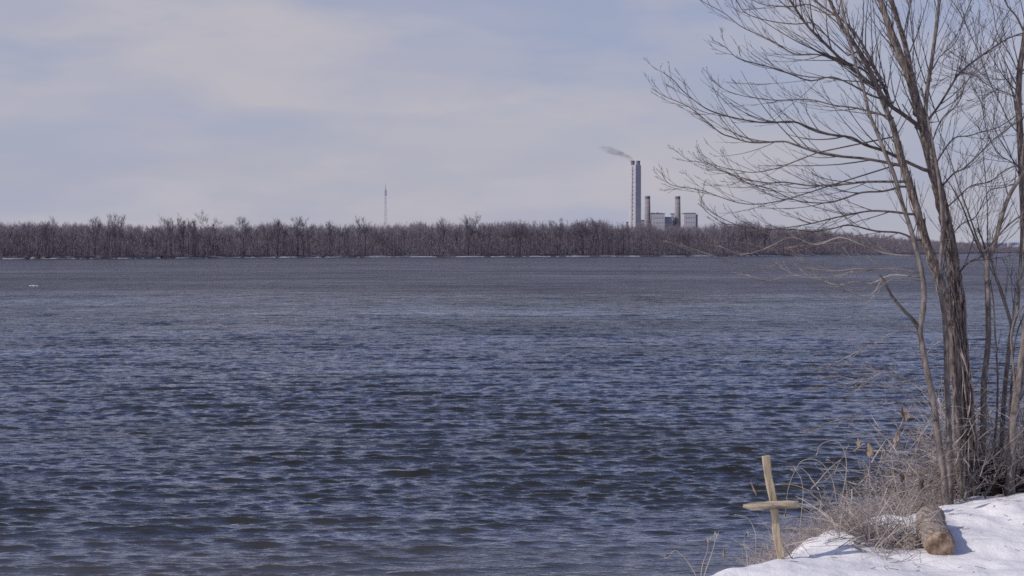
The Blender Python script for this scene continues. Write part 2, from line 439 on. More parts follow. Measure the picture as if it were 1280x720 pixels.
# near bank heightfield (fine patch where it is seen, coarse around)
def axis(segs):
    o = []
    for a, b_, s in segs:
        n = max(1, int(round((b_ - a) / s))); o += [a + (b_ - a) * i / n for i in range(n)]
    o.append(segs[-1][1]); return np.array(o)
ax_ = axis([(-60, -6, 2.5), (-6, 0.5, 0.3), (0.5, 7.5, 0.035), (7.5, 12, 0.2), (12, 90, 3)])
ay_ = axis([(-40, 6, 2.0), (6, 10.5, 0.15), (10.5, 16.5, 0.035), (16.5, 20, 0.2), (20, 60, 2.5)])
GX, GY = np.meshgrid(ax_, ay_)
SDm = edge_dist(GX.ravel(), GY.ravel())
V = np.zeros((GX.size, 3), dtype=np.float32); V[:, 0] = GX.ravel(); V[:, 1] = GY.ravel()
for i in range(GX.size):
    V[i, 2] = ground_z(float(V[i, 0]), float(V[i, 1]), float(SDm[i])) if SDm[i] < 2.5 else -0.5
def grid_faces(nx, ny):
    i = np.arange(ny - 1)[:, None] * nx + np.arange(nx - 1)[None, :]
    i = i.ravel(); return np.stack([i, i + 1, i + nx + 1, i + nx], 1)
me = np_mesh('snow_bank', V, grid_faces(len(ax_), len(ay_)), M['bank'])
o = bpy.data.objects.new('snow_bank', me); COL.objects.link(o); tag(o, kind='structure')

# ------------------------------------------------------------------ water
fine_u = np.linspace(-0.42, 0.42, 1400)
u = np.concatenate([np.linspace(-1.6, -0.43, 60), fine_u, np.linspace(0.43, 1.6, 60)])
rows = np.concatenate([np.arange(455, 330, -0.36), np.arange(330, 150, -0.28), np.arange(150, 30, -0.2), np.arange(30, 3.2, -0.3)])
yy = 3.5 * 1800 / rows
yy = np.concatenate([np.linspace(-30, 13.2, 40), yy, np.array([2400, 4000, 9000, 20000.])])
U, YY = np.meshgrid(u, yy)
XX = U * (np.maximum(YY, 0) + 8)
XX = np.where(YY < 13.2, U * 60, XX)
XX = np.where((YY >= 13.2) & (YY < 14), U * (YY + 8), XX)
rs = np.gradient(yy)[:, None] * np.ones_like(XX)
Z = np.zeros_like(XX); DX = np.zeros_like(XX); DY = np.zeros_like(XX)
wr = np.random.RandomState(5)
nw = 190
lam = np.exp(wr.uniform(math.log(0.13), math.log(2.8), nw))
for l_ in lam:
    ang = wr.normal(0, 0.20) + 0.05
    if l_ < 0.4: ang = wr.normal(0, 0.36)
    k = 2 * math.pi / l_
    slope = 0.0195 if l_ < 0.6 else 0.0195 * (0.6 / l_) ** 1.2
    if l_ < 0.4: slope = 0.034
    A = slope / k
    kx, ky = k * math.sin(ang), -k * math.cos(ang)
    ph = wr.uniform(0, 6.283)
    att = np.clip((l_ / np.maximum(rs, 1e-3) - 1.5) / 1.5, 0, 1)
    th = kx * XX + ky * YY + ph
    s_, c_ = np.sin(th), np.cos(th)
    Z += A * att * s_
    DX += -A * att * c_ * math.sin(ang) * -1.0; DY += A * att * c_ * math.cos(ang) * -1.0
for l_, ang, ph in ((1.15, .02, .3), (1.32, -.05, 2.1), (1.7, .07, 4.0), (2.1, 0.0, 5.2), (0.95, .04, 1.1), (1.5, -.02, 3.3)):
    k = 2 * math.pi / l_; A = 0.034 / k
    att = np.clip((l_ / np.maximum(rs, 1e-3) - 1.5) / 1.5, 0, 1)
    grpw = np.clip(np.sin(XX * 0.37 * (1 + ang * 9) + YY * 0.61 + ph * 3) * np.sin(XX * 0.11 - YY * 0.29 + ph) * 1.6, 0, 1)
    th = k * math.sin(ang) * XX - k * math.cos(ang) * YY + ph
    Z += A * att * grpw * (np.sin(th) + 0.3 * np.sin(2 * th + .6)); DY += -A * att * grpw * np.cos(th)
env = 0.95 + 0.22 * np.sin(XX * 0.21 + 1.3 * np.sin(YY * 0.13) + 0.4) * np.sin(YY * 0.33 + 0.9 * np.sin(XX * 0.17))
sdw = edge_dist(XX[:400].ravel(), YY[:400].ravel()).reshape(XX[:400].shape)
shore = np.ones_like(XX); shore[:400] = np.clip((sdw - 0.2) / 6.0, 0.12, 1.0)
fadeY = np.clip((YY - 10) / 3, 0, 1) * np.clip((900 - YY) / 400, 0, 1)
Z = Z * env * shore * fadeY
V = np.stack([XX + DX * shore * fadeY * 0.9, YY + DY * shore * fadeY * 0.9, Z], -1).reshape(-1, 3)
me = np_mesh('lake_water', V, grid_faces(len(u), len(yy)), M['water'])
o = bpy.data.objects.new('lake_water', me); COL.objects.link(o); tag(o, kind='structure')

# ------------------------------------------------------------------ far land
SH = [(-1400, 420), (-700, 470), (-400, 490), (-200, 505), (0, 525), (150, 560), (300, 610), (480, 660), (640, 690), (800, 725), (900, 760), (980, 810), (1060, 900),
      (1120, 1020), (1180, 1180), (1240, 1380), (1300, 1540), (1500, 1800), (2200, 2100), (3400, 2300)]
TOPS = [(-1400, 255), (-400, 268), (0, 275), (60, 273), (100, 277), (140, 275), (180, 280), (220, 277), (280, 279), (340, 275), (400, 279), (470, 277), (520, 276),
        (600, 276), (650, 273), (700, 274), (745, 272), (780, 275.5), (860, 279), (900, 277), (930, 274), (970, 278), (1040, 286), (1100, 290),
        (1150, 294), (1200, 299), (1240, 305), (1300, 308), (1500, 309), (3400, 311)]
def lerp(tab, x):
    if x <= tab[0][0]: return tab[0][1]
    for (a, va), (b_, vb) in zip(tab, tab[1:]):
        if x <= b_: return va + (vb - va) * (x - a) / (b_ - a)
    return tab[-1][1]

def shore_point(px, back=0.0):
    y = lerp(SH, px) + back
    return (px - 640) / F * y, y

pxs = list(range(-1400, 3401, 8))
backs = [-1.5, 0, 2, 5, 12, 40, 120, 400, 1500, 6000, 20000]
hz = [-0.3, 0.12, 0.45, 0.8, 1.1, 1.5, 1.8, 2.0, 2.0, 2.0, 2.0]
LV = []
for bk, h in zip(backs, hz):
    for px in pxs:
        wob = 3.0 * mn.noise(Vector((px * 0.021, 0.3, 0))) + 1.5 * mn.noise(Vector((px * 0.08, 2.3, 0)))
        x, y = shore_point(px, bk + (wob if bk < 100 else 0))
        LV.append((x, y, h))
me = np_mesh('far_shore_land', np.array(LV), grid_faces(len(pxs), len(backs)), M['land'])
o = bpy.data.objects.new('far_shore_land', me); COL.objects.link(o); tag(o, kind='structure')

# broken strip of shore ice and sand along the water's edge
def strip(name, mat, x0, x1, thr, seed, z0, hgt):
    Vs, Fs = [], []
    step = 1.0; px = x0
    while px < x1:
        n = mn.noise(Vector((px * 0.035, seed, 0))) + 0.6 * mn.noise(Vector((px * 0.16, seed, 4)))
        if n > thr:
            w_ = min(1.0, (n - thr) * 3)
            a = shore_point(px, -2.5 + 2 * mn.noise(Vector((px * 0.08, 2.3, seed)))); b_ = shore_point(px + step, -2.5 + 2 * mn.noise(Vector(((px + step) * 0.08, 2.3, seed))))
            i = len(Vs); h = hgt * (0.3 + w_)
            Vs += [(a[0], a[1], z0), (b_[0], b_[1], z0), (b_[0], b_[1] + 0.8, z0 + h), (a[0], a[1] + 0.8, z0 + h), (b_[0], b_[1] + 7, z0 + h * 1.1), (a[0], a[1] + 7, z0 + h * 1.1)]
            Fs += [(i, i + 1, i + 2, i + 3), (i + 3, i + 2, i + 4, i + 5)]
        px += step
    me = np_mesh(name, np.array(Vs), np.array(Fs), mat, False)
    o = bpy.data.objects.new(name, me); COL.objects.link(o); tag(o, kind='structure')
strip('shore_ice', M['shore_ice'], -300, 1150, -0.12, 1.0, 0.02, 0.28)
strip('shore_sand', M['sand'], -300, 240, -0.05, 7.0, 0.04, 0.75)

# ------------------------------------------------------------------ far trees
def far_tree(seed, H=16.0, form='round', dens=1.0, tw=0.075, nb=None, lr=0.0060, lv=2):
    """returns (trunk MB, crown MB): bare broadleaf tree"""
    rg = random.Random(seed)
    tr, cr = MB(), MB()
    th = H * rg.uniform(0.38, 0.55)
    lean = Vector((rg.uniform(-0.05, 0.05), rg.uniform(-0.05, 0.05), 1))
    pts = [Vector((0, 0, -0.5))]
    for i in range(1, 5):
        pts.append(Vector((lean.x * th * i / 4 + rg.uniform(-.1, .1), lean.y * th * i / 4, th * i / 4)))
    tr.tube(pts, [H * 0.0155, H * 0.014, H * 0.0125, H * 0.0105, H * 0.0085], 5, False)
    def sliver(a, d, l, w):
        s = d.cross(Vector((rg.uniform(-1, 1), rg.uniform(-1, 1), rg.uniform(-1, 1)))).normalized() * w
        cr.tri(a - s, a + s, a + d * l)
    def rec(p, d, l, r, lev):
        n = 3
        q = [p]
        for i in range(n):
            d = (d + Vector((rg.uniform(-.22, .22), rg.uniform(-.22, .22), rg.uniform(-0.02, .28) if form != 'spread' else rg.uniform(-0.1, .18)))).normalized()
            q.append(q[-1] + d * l / n)
        cr.tube(q, [r * 0.8 * (1 - 0.22 * i) for i in range(n + 1)], 3, False)
        if lev == 0:
            for _ in range(int(9 * dens)):
                k = rg.randrange(1, n + 1)
                dd = (d + Vector((rg.uniform(-.9, .9), rg.uniform(-.9, .9), rg.uniform(-.3, .9)))).normalized()
                sliver(q[k], dd, H * rg.uniform(0.05, 0.10), tw)
            return
        for _ in range(rg.choice((3, 3, 4)) if lev > 1 else rg.choice((2, 3, 3))):
            k = rg.randrange(1, n + 1)
            dd = (d + Vector((rg.uniform(-.8, .8), rg.uniform(-.8, .8), rg.uniform(-.1, .6)))).normalized()
            rec(q[k], dd, l * rg.uniform(0.5, 0.72), r * 0.58, lev - 1)
    top = pts[-1]
    nb = nb or rg.choice((3, 4, 5))
    for i in range(nb):
        a = 2 * math.pi * i / nb + rg.uniform(-.5, .5)
        sp_ = {'round': 0.62, 'narrow': 0.32, 'spread': 0.95}[form] * rg.uniform(0.6, 1.1)
        d = Vector((math.cos(a) * sp_, math.sin(a) * sp_, 1)).normalized()
        start = pts[3].lerp(pts[4], rg.random())
        rec(start, d, (H - th) * rg.uniform(0.42, 0.58) * (1 if lv == 2 else .88), H * lr, lv)
    for _ in range(int(10 * dens)):     # low side shoots
        p = pts[1].lerp(pts[4], rg.random())
        d = Vector((rg.uniform(-1, 1), rg.uniform(-1, 1), rg.uniform(0.2, 1))).normalized()
        sliver(p, d, H * rg.uniform(.06, .14), tw)
    return tr, cr

def real_h(mb):
    return max(v.z for v in mb.v)

protos = []
for s in range(7):
    form = ('round', 'narrow', 'round', 'spread', 'round', 'narrow', 'spread')[s]
    tr, cr = far_tree(100 + s, 16.0, form, 1.15, 0.040)
    h = real_h(cr)
    V1, Q1, T1 = tr.arrays(); V2, Q2, T2 = cr.arrays()
    V = np.concatenate([V1, V2]); Q = np.concatenate([Q1, Q2 + len(V1)]); T = np.concatenate([T1, T2 + len(V1)])
    V = V / h
    protos.append((V, Q, T))
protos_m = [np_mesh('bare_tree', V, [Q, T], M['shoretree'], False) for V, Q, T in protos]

# the mass of the wood: one object nobody could count
Vs, Qs, Ts = [], [], []; off = 0
for i in range(2300):
    px = RNG.uniform(-330, 1330)
    back = 10 + 170 * RNG.random() ** 1.2
    x, y = shore_point(px, back)
    topy = lerp(TOPS, px) + 2.5 + 3.2 * mn.noise(Vector((px * 0.045, 0, 0))) + 3.0 * mn.noise(Vector((px * 0.014, 5, 0))) + 2.0 * mn.noise(Vector((px * 0.2, 3, 0))) + RNG.uniform(-3.5, 7)
    H = (HOR - topy) * y / F + CAMZ - 1.6
    if H < 2: continue
    V, Q, T = protos[RNG.randrange(7)]
    a = RNG.uniform(0, 6.28); ca, sa = math.cos(a), math.sin(a); s_ = H * RNG.uniform(0.85, 1.15)
    W = np.empty_like(V); W[:, 0] = (V[:, 0] * ca - V[:, 1] * sa) * s_ + x; W[:, 1] = (V[:, 0] * sa + V[:, 1] * ca) * s_ + y; W[:, 2] = V[:, 2] * H + 1.4
    Vs.append(W); Qs.append(Q + off); Ts.append(T + off); off += len(V)
# undergrowth slivers between the trunks
nsl = 230000
pxr = NR.uniform(-330, 1330, nsl); bk = 6 + 130 * NR.rand(nsl)
shy = np.interp(pxr, [a for a, _ in SH], [b_ for _, b_ in SH]) + bk
sx_ = (pxr - 640) / F * shy
tpy = np.interp(pxr, [a for a, _ in TOPS], [b_ for _, b_ in TOPS])
Hm = (HOR - tpy) * shy / F + 2
z0 = 0.8 + Hm * 0.66 * NR.rand(nsl) ** 1.15
ln = NR.uniform(0.8, 2.6, nsl); dxr = NR.normal(0, 0.35, nsl) * ln; wd = NR.uniform(0.08, 0.18, nsl)
SV = np.zeros((nsl, 3, 3), dtype=np.float32)
SV[:, 0] = np.stack([sx_ - wd, shy, z0], 1); SV[:, 1] = np.stack([sx_ + wd, shy + NR.uniform(-.2, .2, nsl), z0], 1); SV[:, 2] = np.stack([sx_ + dxr, shy, z0 + ln], 1)
Vs.append(SV.reshape(-1, 3)); Ts.append(np.arange(nsl * 3, dtype=np.int32).reshape(-1, 3) + off)
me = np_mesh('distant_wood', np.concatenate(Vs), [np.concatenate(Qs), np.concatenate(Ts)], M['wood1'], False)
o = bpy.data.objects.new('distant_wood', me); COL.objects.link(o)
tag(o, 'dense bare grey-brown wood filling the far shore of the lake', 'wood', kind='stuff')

# hazy farther wood on the right
Vs, Qs, Ts = [], [], []; off = 0
for i in range(500):
    px = RNG.uniform(1090, 1500)
    y = RNG.uniform(1950, 2300); x = (px - 640) / F * y
    H = (HOR - (300.5 + 0.012 * (px - 1100) + 2 * mn.noise(Vector((px * 0.05, 9, 0))))) * y / F + 1.5
    V, Q, T = protos[RNG.randrange(7)]
    W = np.empty_like(V); s_ = H * 1.3
    W[:, 0] = V[:, 0] * s_ + x; W[:, 1] = V[:, 1] * s_ + y; W[:, 2] = V[:, 2] * H + 1.9
    Vs.append(W); Qs.append(Q + off); Ts.append(T + off); off += len(V)
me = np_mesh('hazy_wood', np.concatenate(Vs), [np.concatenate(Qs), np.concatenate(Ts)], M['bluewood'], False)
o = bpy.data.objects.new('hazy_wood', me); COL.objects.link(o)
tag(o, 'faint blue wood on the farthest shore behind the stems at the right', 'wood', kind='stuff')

# shoreline trees whose trunks one can tell apart
for i in range(170):
    px = -60 + 1160 * (i + RNG.uniform(-.45, .45)) / 170
    x, y = shore_point(px, RNG.uniform(3, 14))
    topy = lerp(TOPS, px) + RNG.uniform(-1, 9)
    H = ((HOR - topy) * y / F + CAMZ - 1.0)
    o = bpy.data.objects.new('bare_tree', protos_m[RNG.randrange(7)]); COL.objects.link(o)
    o.location = (x, y, 0.9); o.rotation_euler = (0, 0, RNG.uniform(0, 6.28)); s_ = H * RNG.uniform(0.75, 1.05)
    o.scale = (s_, s_, H)
    tag(o, 'bare shoreline tree with its trunk showing against the far wood', 'tree', 'bare trees along the far shoreline')

PROM = [(60, 267, 'round', 'broad bare tree domed above the wood at the far left'),
        (118, 266, 'narrow', 'slim bare tree left of the pair above the far left wood'),
        (144, 263, 'round', 'bare tree with forked twiggy top left of the low gap in the wood'),
        (214, 265, 'round', 'bare twiggy tree left of a near-identical neighbour, both left of the Y-shaped tree'),
        (229, 264, 'narrow', 'bare upright tree just left of the tall Y-shaped tree'),
        (243, 270, 'narrow', 'leaning dark-trunked tree rooted just below and left of the Y-shaped tree'),
        (263, 259, 'spread', 'tallest Y-shaped bare tree standing clear above the left wood'),
        (305, 268, 'round', 'loose crowned bare tree right of the Y-shaped tree'),
        (347, 270, 'narrow', 'thin bare tree between the Y-shaped tree and the wide tree beyond'),
        (372, 268, 'spread', 'wide forked bare tree midway between the Y-shaped tree and the lattice mast'),
        (412, 273, 'narrow', 'small V-forked bare tree above the low part of the wood left of the mast'),
        (457, 267, 'round', 'bare tree rising just left of the thin lattice mast'),
        (553, 269, 'round', 'bare tree right of the mast with a flat topped crown'),
        (585, 262, 'round', 'tallest round crowned bare tree between the mast and the power station'),
        (650, 271, 'round', 'rounded bare tree in the middle of the far wood'),
        (697, 270, 'spread', 'spreading bare tree left of the pair beside the tall chimney'),
        (728, 269, 'round', 'bare tree left of its twin near the tall chimney'),
        (748, 270, 'round', 'bare tree closest to the left of the tall chimney'),
        (928, 272, 'round', 'domed bare tree right of the power station behind the branch tips'),
        (955, 276, 'round', 'low bare tree farthest right of the power station')]
for i, (px, ty, form, lab) in enumerate(PROM):
    x, y = shore_point(px, 9)
    H = (HOR - ty) * y / F + CAMZ - 0.9
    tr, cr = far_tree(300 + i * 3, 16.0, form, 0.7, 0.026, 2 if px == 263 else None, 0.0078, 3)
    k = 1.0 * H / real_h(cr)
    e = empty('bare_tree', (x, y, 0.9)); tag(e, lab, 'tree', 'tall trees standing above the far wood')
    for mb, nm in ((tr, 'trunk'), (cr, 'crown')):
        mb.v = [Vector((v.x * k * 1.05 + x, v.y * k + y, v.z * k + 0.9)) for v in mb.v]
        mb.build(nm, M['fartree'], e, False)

# ------------------------------------------------------------------ radio mast
YM = 2400.0
b0 = P(482, 312, YM); tp = P(482, 227, YM)
e = empty('radio_mast', (b0.x, b0.y, 2)); tag(e, 'thin grey lattice radio mast rising above the wood left of centre', 'mast')
Hm_ = tp.z - 2
def leg_pt(k, t):
    a = 2 * math.pi * k / 3 + 0.5; w_ = 4.2 * (1 - t) + 0.7 * t
    return Vector((b0.x + math.cos(a) * w_, b0.y + math.sin(a) * w_, 2 + Hm_ * 0.9 * t))
for k in range(3):
    mb = MB(); mb.tube([leg_pt(k, t / 8) for t in range(9)], 0.22, 5); mb.build('leg', M['mast'], e)
mb = MB()
for t in range(16):
    for k in range(3):
        mb.tube([leg_pt(k, t / 16), leg_pt((k + 1) % 3, (t + 1) / 16)], 0.10, 3)
        mb.tube([leg_pt(k, t / 16), leg_pt((k + 1) % 3, t / 16)], 0.10, 3)
mb.build('lattice', M['mast'], e)
mb = MB(); mb.tube([Vector((b0.x, b0.y, 2 + Hm_ * .88)), Vector((b0.x, b0.y, 2 + Hm_))], [0.5, 0.25], 6); mb.build('spire', M['mast'], e)
mb = MB()
for t in (0.80, 0.84):
    for k in range(3):
        p = leg_pt(k, t / 0.9); d = (p - Vector((b0.x, b0.y, p.z))).normalized(); p = p + d * 0.6
        mb.tube([p, p + Vector((0, 0, 4.5))], [0.45, 0.45], 6)
mb.build('antenna', M['mast'], e)

# ------------------------------------------------------------------ power station
YP = 2900.0
mpp = YP / F
def X(px): return (px - 640) / F * YP
def Zp(py): return P(640, py, YP).z
GZ = 2.0
# tall chimney: square concrete shell standing corner-on, two flues out of the top
cx = X(794.2); e = empty('tall_chimney', (cx, YP, GZ)); tag(e, 'tallest pale concrete chimney with two dark flues and a trail of smoke', 'chimney')
zt = Zp(206.5)
mb = MB(); n0 = 0
def ring(z, wl, wr_, d):
    # octagon-like prism with a crisp corner toward the lake
    pts = [(-wl, 0), (-wl * 0.92, -d * 0.55), (0.0 - 0.8, -d), (wr_ * 0.94, -d * 0.30), (wr_, 0.2 * d), (wr_ * 0.5, d), (-wl * 0.5, d), ]
    return [Vector((cx + a, YP + b_, z)) for a, b_ in pts]
lv = [(GZ, 13.5, 11.6), (Zp(270), 12.4, 11.4), (Zp(240), 11.6, 11.3), (Zp(215), 11.2, 11.2), (zt, 10.9, 11.1)]
rings = [ring(z, a, b_, 11) for z, a, b_ in lv]
for r_ in rings: mb.v += r_
for i in range(len(rings) - 1):
    for k in range(7):
        k2 = (k + 1) % 7; mb.q.append((i * 7 + k, i * 7 + k2, (i + 1) * 7 + k2, (i + 1) * 7 + k))
c0 = len(mb.v); mb.v.append(Vector((cx, YP, zt)))
for k in range(7): mb.t.append((c0, (len(rings) - 1) * 7 + k, (len(rings) - 1) * 7 + (k + 1) % 7))
mb.build('shaft', M['concrete'], e, False)
for px in (790.6, 797.3):
    mb = MB(); x = X(px)
    mb.tube([Vector((x, YP, zt - 2)), Vector((x, YP, Zp(202))), Vector((x, YP, Zp(202))), Vector((x, YP, Zp(201)))], [3.9, 3.9, 4.4, 4.4], 16)
    mb.build('flue', M['cap'], e, False)
for k in range(13):
    mb = MB()                                # landings down the sunlit side
    z = Zp(213 + k * 5.0)
    t = (zt - z) / (zt - GZ)
    mb.box((cx - 6.4 - 1.2 * t, YP - 8.9, z), (2.6, 1.0, 0.9), 0.5)
    mb.build('platform', M['platform'], e, False)
mb = MB(); mb.tube([Vector((cx - 9.0, YP - 8.4, GZ)), Vector((cx - 6.9, YP - 8.4, zt - 2))], 0.35, 4); mb.build('ladder', M['concrete_dark'], e, False)

for i, (px, ty, lab) in enumerate(((806.6, 246, 'shorter brown-grey chimney close beside the tallest chimney'), (845.8, 245.5, 'shorter brown-grey chimney on the right between two pale boiler houses'))):
    x = X(px); y = YP + (-45 if i == 0 else -15)
    e = empty('short_chimney', (x, y, GZ)); tag(e, lab, 'chimney')
    mb = MB(); zt2 = Zp(ty)
    mb.tube([Vector((x, y, GZ)), Vector((x, y, Zp(280))), Vector((x, y, zt2 - 5))], [7.2, 6.2, 5.1], 24)
    mb.build('shaft', M['concrete_dark'], e)
    mb = MB(); mb.tube([Vector((x, y, zt2 - 4.9)), Vector((x, y, zt2))], [5.3, 5.2], 24); mb.build('rim', M['cap'], e)

def block(name, lab, px0, px1, ty, dep, yoff, mat, extras=()):
    x0, x1 = X(px0), X(px1); z1 = Zp(ty); y = YP + yoff
    e = empty(name, ((x0 + x1) / 2, y, GZ)); tag(e, lab, 'building')
    mb = MB(); mb.box(((x0 + x1) / 2, y, (z1 + GZ) / 2), (x1 - x0, dep, z1 - GZ)); mb.build('wall', mat, e, False)
    mb = MB(); mb.box(((x0 + x1) / 2, y, z1 + 0.8), (x1 - x0 + 0.8, dep + 0.8, 1.56)); mb.build('roof', M['cap'], e, False)
    for (a, b_, t_) in extras:
        mb = MB(); mb.box(((X(a) + X(b_)) / 2, y, (Zp(t_) + z1 + 1.6) / 2), (X(b_) - X(a), dep * .5, Zp(t_) - z1 - 1.6)); mb.build('rooftop_unit', M['cap'], e, False)
    for k in range(2):
        mb = MB(); zz = z1 - 8 - 9 * k
        for j in range(4):
            xx = x0 + (x1 - x0) * (0.18 + 0.21 * j); mb.box((xx, y - dep / 2 - 0.1, zz), ((x1 - x0) * 0.1, 0.5, 2.2))
        mb.build('window', M['window'], e, False)
block('boiler_house', 'pale blocky boiler house between the two shorter chimneys with dark roof units', 811.2, 827.5, 268.2, 40, -30, M['cladding'], ((812, 816, 266.6), (818.5, 821, 266.3), (822.5, 825, 266.8)))
block('turbine_hall', 'low blue-grey hall linking the pale boiler house to the right-hand chimney', 827.7, 839.5, 272.6, 40, -10, M['cladding_dark'], ((829.5, 832, 271.6),))
block('service_tower', 'narrow pale service tower touching the left of the right-hand chimney', 838.2, 842.4, 267.8, 16, 0, M['cladding'])
block('boiler_house', 'tall pale boiler house right of the right-hand chimney with a dark roof line', 850.3, 864.6, 268.0, 40, -42, M['cladding'], ((851.5, 856, 267.0), (858, 864, 266.8)))
block('side_face', 'darker side face of the right boiler house, its shade put into the cladding colour', 864.8, 868.0, 269.8, 30, -34, M['cladding_dark'])  # side of the boiler house, its shade put into darker cladding
block('transfer_house', 'small dark transfer house at the foot of the tallest chimney, on its right', 800.5, 812.0, 275.2, 30, 60, M['cladding_dark'])
block('conveyor_house', 'small brownish shed at the foot of the tallest chimney, on its left', 784.2, 786.4, 278.0, 14, 30, M['concrete_dark'])

# smoke plume drifting left from the flue tops
m, nt, b = new_mat('thin_smoke'); nt.nodes.remove(b)
outn = nt.nodes['Material Output']
vs = N(nt, 'ShaderNodeVolumePrincipled'); vs.inputs['Color'].default_value = (0.40, 0.35, 0.42, 1)
v = coord(nt, (0.035, 0.035, 0.09))
n1 = noise_tex(nt, v, 1.0, 4, 0.6)
tc = N(nt, 'ShaderNodeTexCoord'); s3 = N(nt, 'ShaderNodeSeparateXYZ'); L(nt, tc.outputs['Object'], s3.inputs[0])
r1 = N(nt, 'ShaderNodeMapRange'); L(nt, n1, r1.inputs[0]); r1.inputs[1].default_value = 0.38; r1.inputs[2].default_value = 0.68
r2 = N(nt, 'ShaderNodeMapRange'); L(nt, s3.outputs['X'], r2.inputs[0]); r2.inputs[1].default_value = -78; r2.inputs[2].default_value = 0
r2.inputs[3].default_value = 0.016; r2.inputs[4].default_value = 0.13
mu = N(nt, 'ShaderNodeMath', operation='MULTIPLY'); L(nt, r1.outputs[0], mu.inputs[0]); L(nt, r2.outputs[0], mu.inputs[1])
L(nt, mu.outputs[0], vs.inputs['Density']); L(nt, vs.outputs[0], outn.inputs['Volume'])
M['smoke'] = m
mb = MB(); sp0 = P(792, 200.5, YP)
pl = [(792, 200.3, 2.5), (787, 198, 5), (780, 195, 6.5), (772, 191.5, 7.5), (763, 188, 8), (754, 186, 6), (746, 184.5, 3)]
mb.tube([P(a, b_, YP) for a, b_, c in pl], [c for a, b_, c in pl], 12)
o = mb.build('smoke_plume', M['smoke'], None, True, loc=sp0); tag(o, 'thin mauve smoke drifting left from the tallest chimney', 'smoke')

# ------------------------------------------------------------------ floating ice
p = P(43, 357, 138); mb = MB()
rg = random.Random(3)
for k in range(5):
    c = Vector((p.x + rg.uniform(-.3, .3), p.y + rg.uniform(-.3, .3), 0.02))
    mb.tube([c + Vector((0, 0, -.1)), c + Vector((0, 0, 0.03)), c + Vector((0.02, 0, rg.uniform(.02, .06)))], [rg.uniform(.14, .24), rg.uniform(.10, .20), .05], 7)
o = mb.build('ice_chunk', M['snow'], None, False, loc=(p.x, p.y, 0)); tag(o, 'small white chunk of ice floating alone on the far left of the lake', 'ice')

# ------------------------------------------------------------------ foreground trees
def smooth(pts, sub=4):
    out_ = []
    n = len(pts)
    for i in range(n - 1):
        p0 = pts[max(i - 1, 0)]; p1 = pts[i]; p2 = pts[i + 1]; p3 = pts[min(i + 2, n - 1)]
        for j in range(sub):
            t = j / sub
            out_.append(0.5 * ((2 * p1) + (p2 - p0) * t + (2 * p0 - 5 * p1 + 4 * p2 - p3) * t * t + (-p0 + 3 * p1 - 3 * p2 + p3) * t ** 3))
    out_.append(pts[-1].copy())
    return out_

def trace(pp, Y0, Y1, sub=4, jit=0.0, rg=RNG):
    n = len(pp); pts = []
    for i, q in enumerate(pp):
        t = i / (n - 1)
        pts.append(P(q[0], q[1], Y0 + (Y1 - Y0) * t + (rg.uniform(-jit, jit) if 0 < i < n - 1 else 0)))
    return smooth(pts, sub)

def taper(n, r0, r1, pw=1.0): return [r0 + (r1 - r0) * (i / (n - 1)) ** pw for i in range(n)]

def twigs(mb, pts, r0, r1, rg, count, lev, lmin, lmax, up=0.25, t0=0.12, ang=(0.35, 0.85), flat=0.55, rmin=0.0017, budmb=None):
    n = len(pts)
    count = int(count * (1.45 if lev == 2 else 1.0))
    for c in range(count):
        t = t0 + (1 - t0) * (c + rg.random()) / count
        t = min(t, 0.995)
        f_ = t * (n - 1); i = min(int(f_), n - 2); fr = f_ - i
        p = pts[i].lerp(pts[i + 1], fr)
        d = (pts[i + 1] - pts[i]).normalized()
        rb = min(0.0075, max(rmin, (r0 + (r1 - r0) * t) * rg.uniform(0.28, 0.5)))
        a = rg.uniform(*ang) * (1 if rg.random() < 0.5 else -1)
        ax1 = Vector((rg.uniform(-.25, .25), 1, rg.uniform(-.25, .25))).normalized()
        from mathutils import Quaternion
        dd = Quaternion(ax1, a) @ d
        dd = Quaternion(d, rg.uniform(-1, 1) * (1 - flat) * 3.0) @ dd
        ln_ = rg.uniform(lmin, lmax) * (1.0 - 0.80 * t) * (1.45 if lev == 2 else 1.15)
        steps = 7 if lev == 2 else 5
        cv = Vector((rg.uniform(-.05, .05), rg.uniform(-.05, .05), rg.uniform(-.03, .06)))
        q = [p.copy()]; dcur = dd.normalized()
        for s_ in range(steps):
            dcur = (dcur + cv + Vector((rg.uniform(-.045, .045), rg.uniform(-.045, .045), rg.uniform(-.045, .045) + up * 0.24))).normalized()
            q.append(q[-1] + dcur * ln_ / steps)
        re = max(rmin * 0.6, rb * 0.3)
        mb.tube(q, taper(len(q), rb, re), 3 if lev < 2 else 4, False)
        if rg.random() < 0.25:      # bud at the tip
            mb.tube([q[-1], q[-1] + dcur * 0.012], [re * 2.2, re], 3, False)
        if lev > 0:
            twigs(mb, q, rb, re, rg, rg.choice((2, 3, 3, 4) if lev == 2 else (0, 1, 1, 2)), lev - 1, ln_ * 0.25, ln_ * 0.60, up, 0.2, ang, flat, rmin)

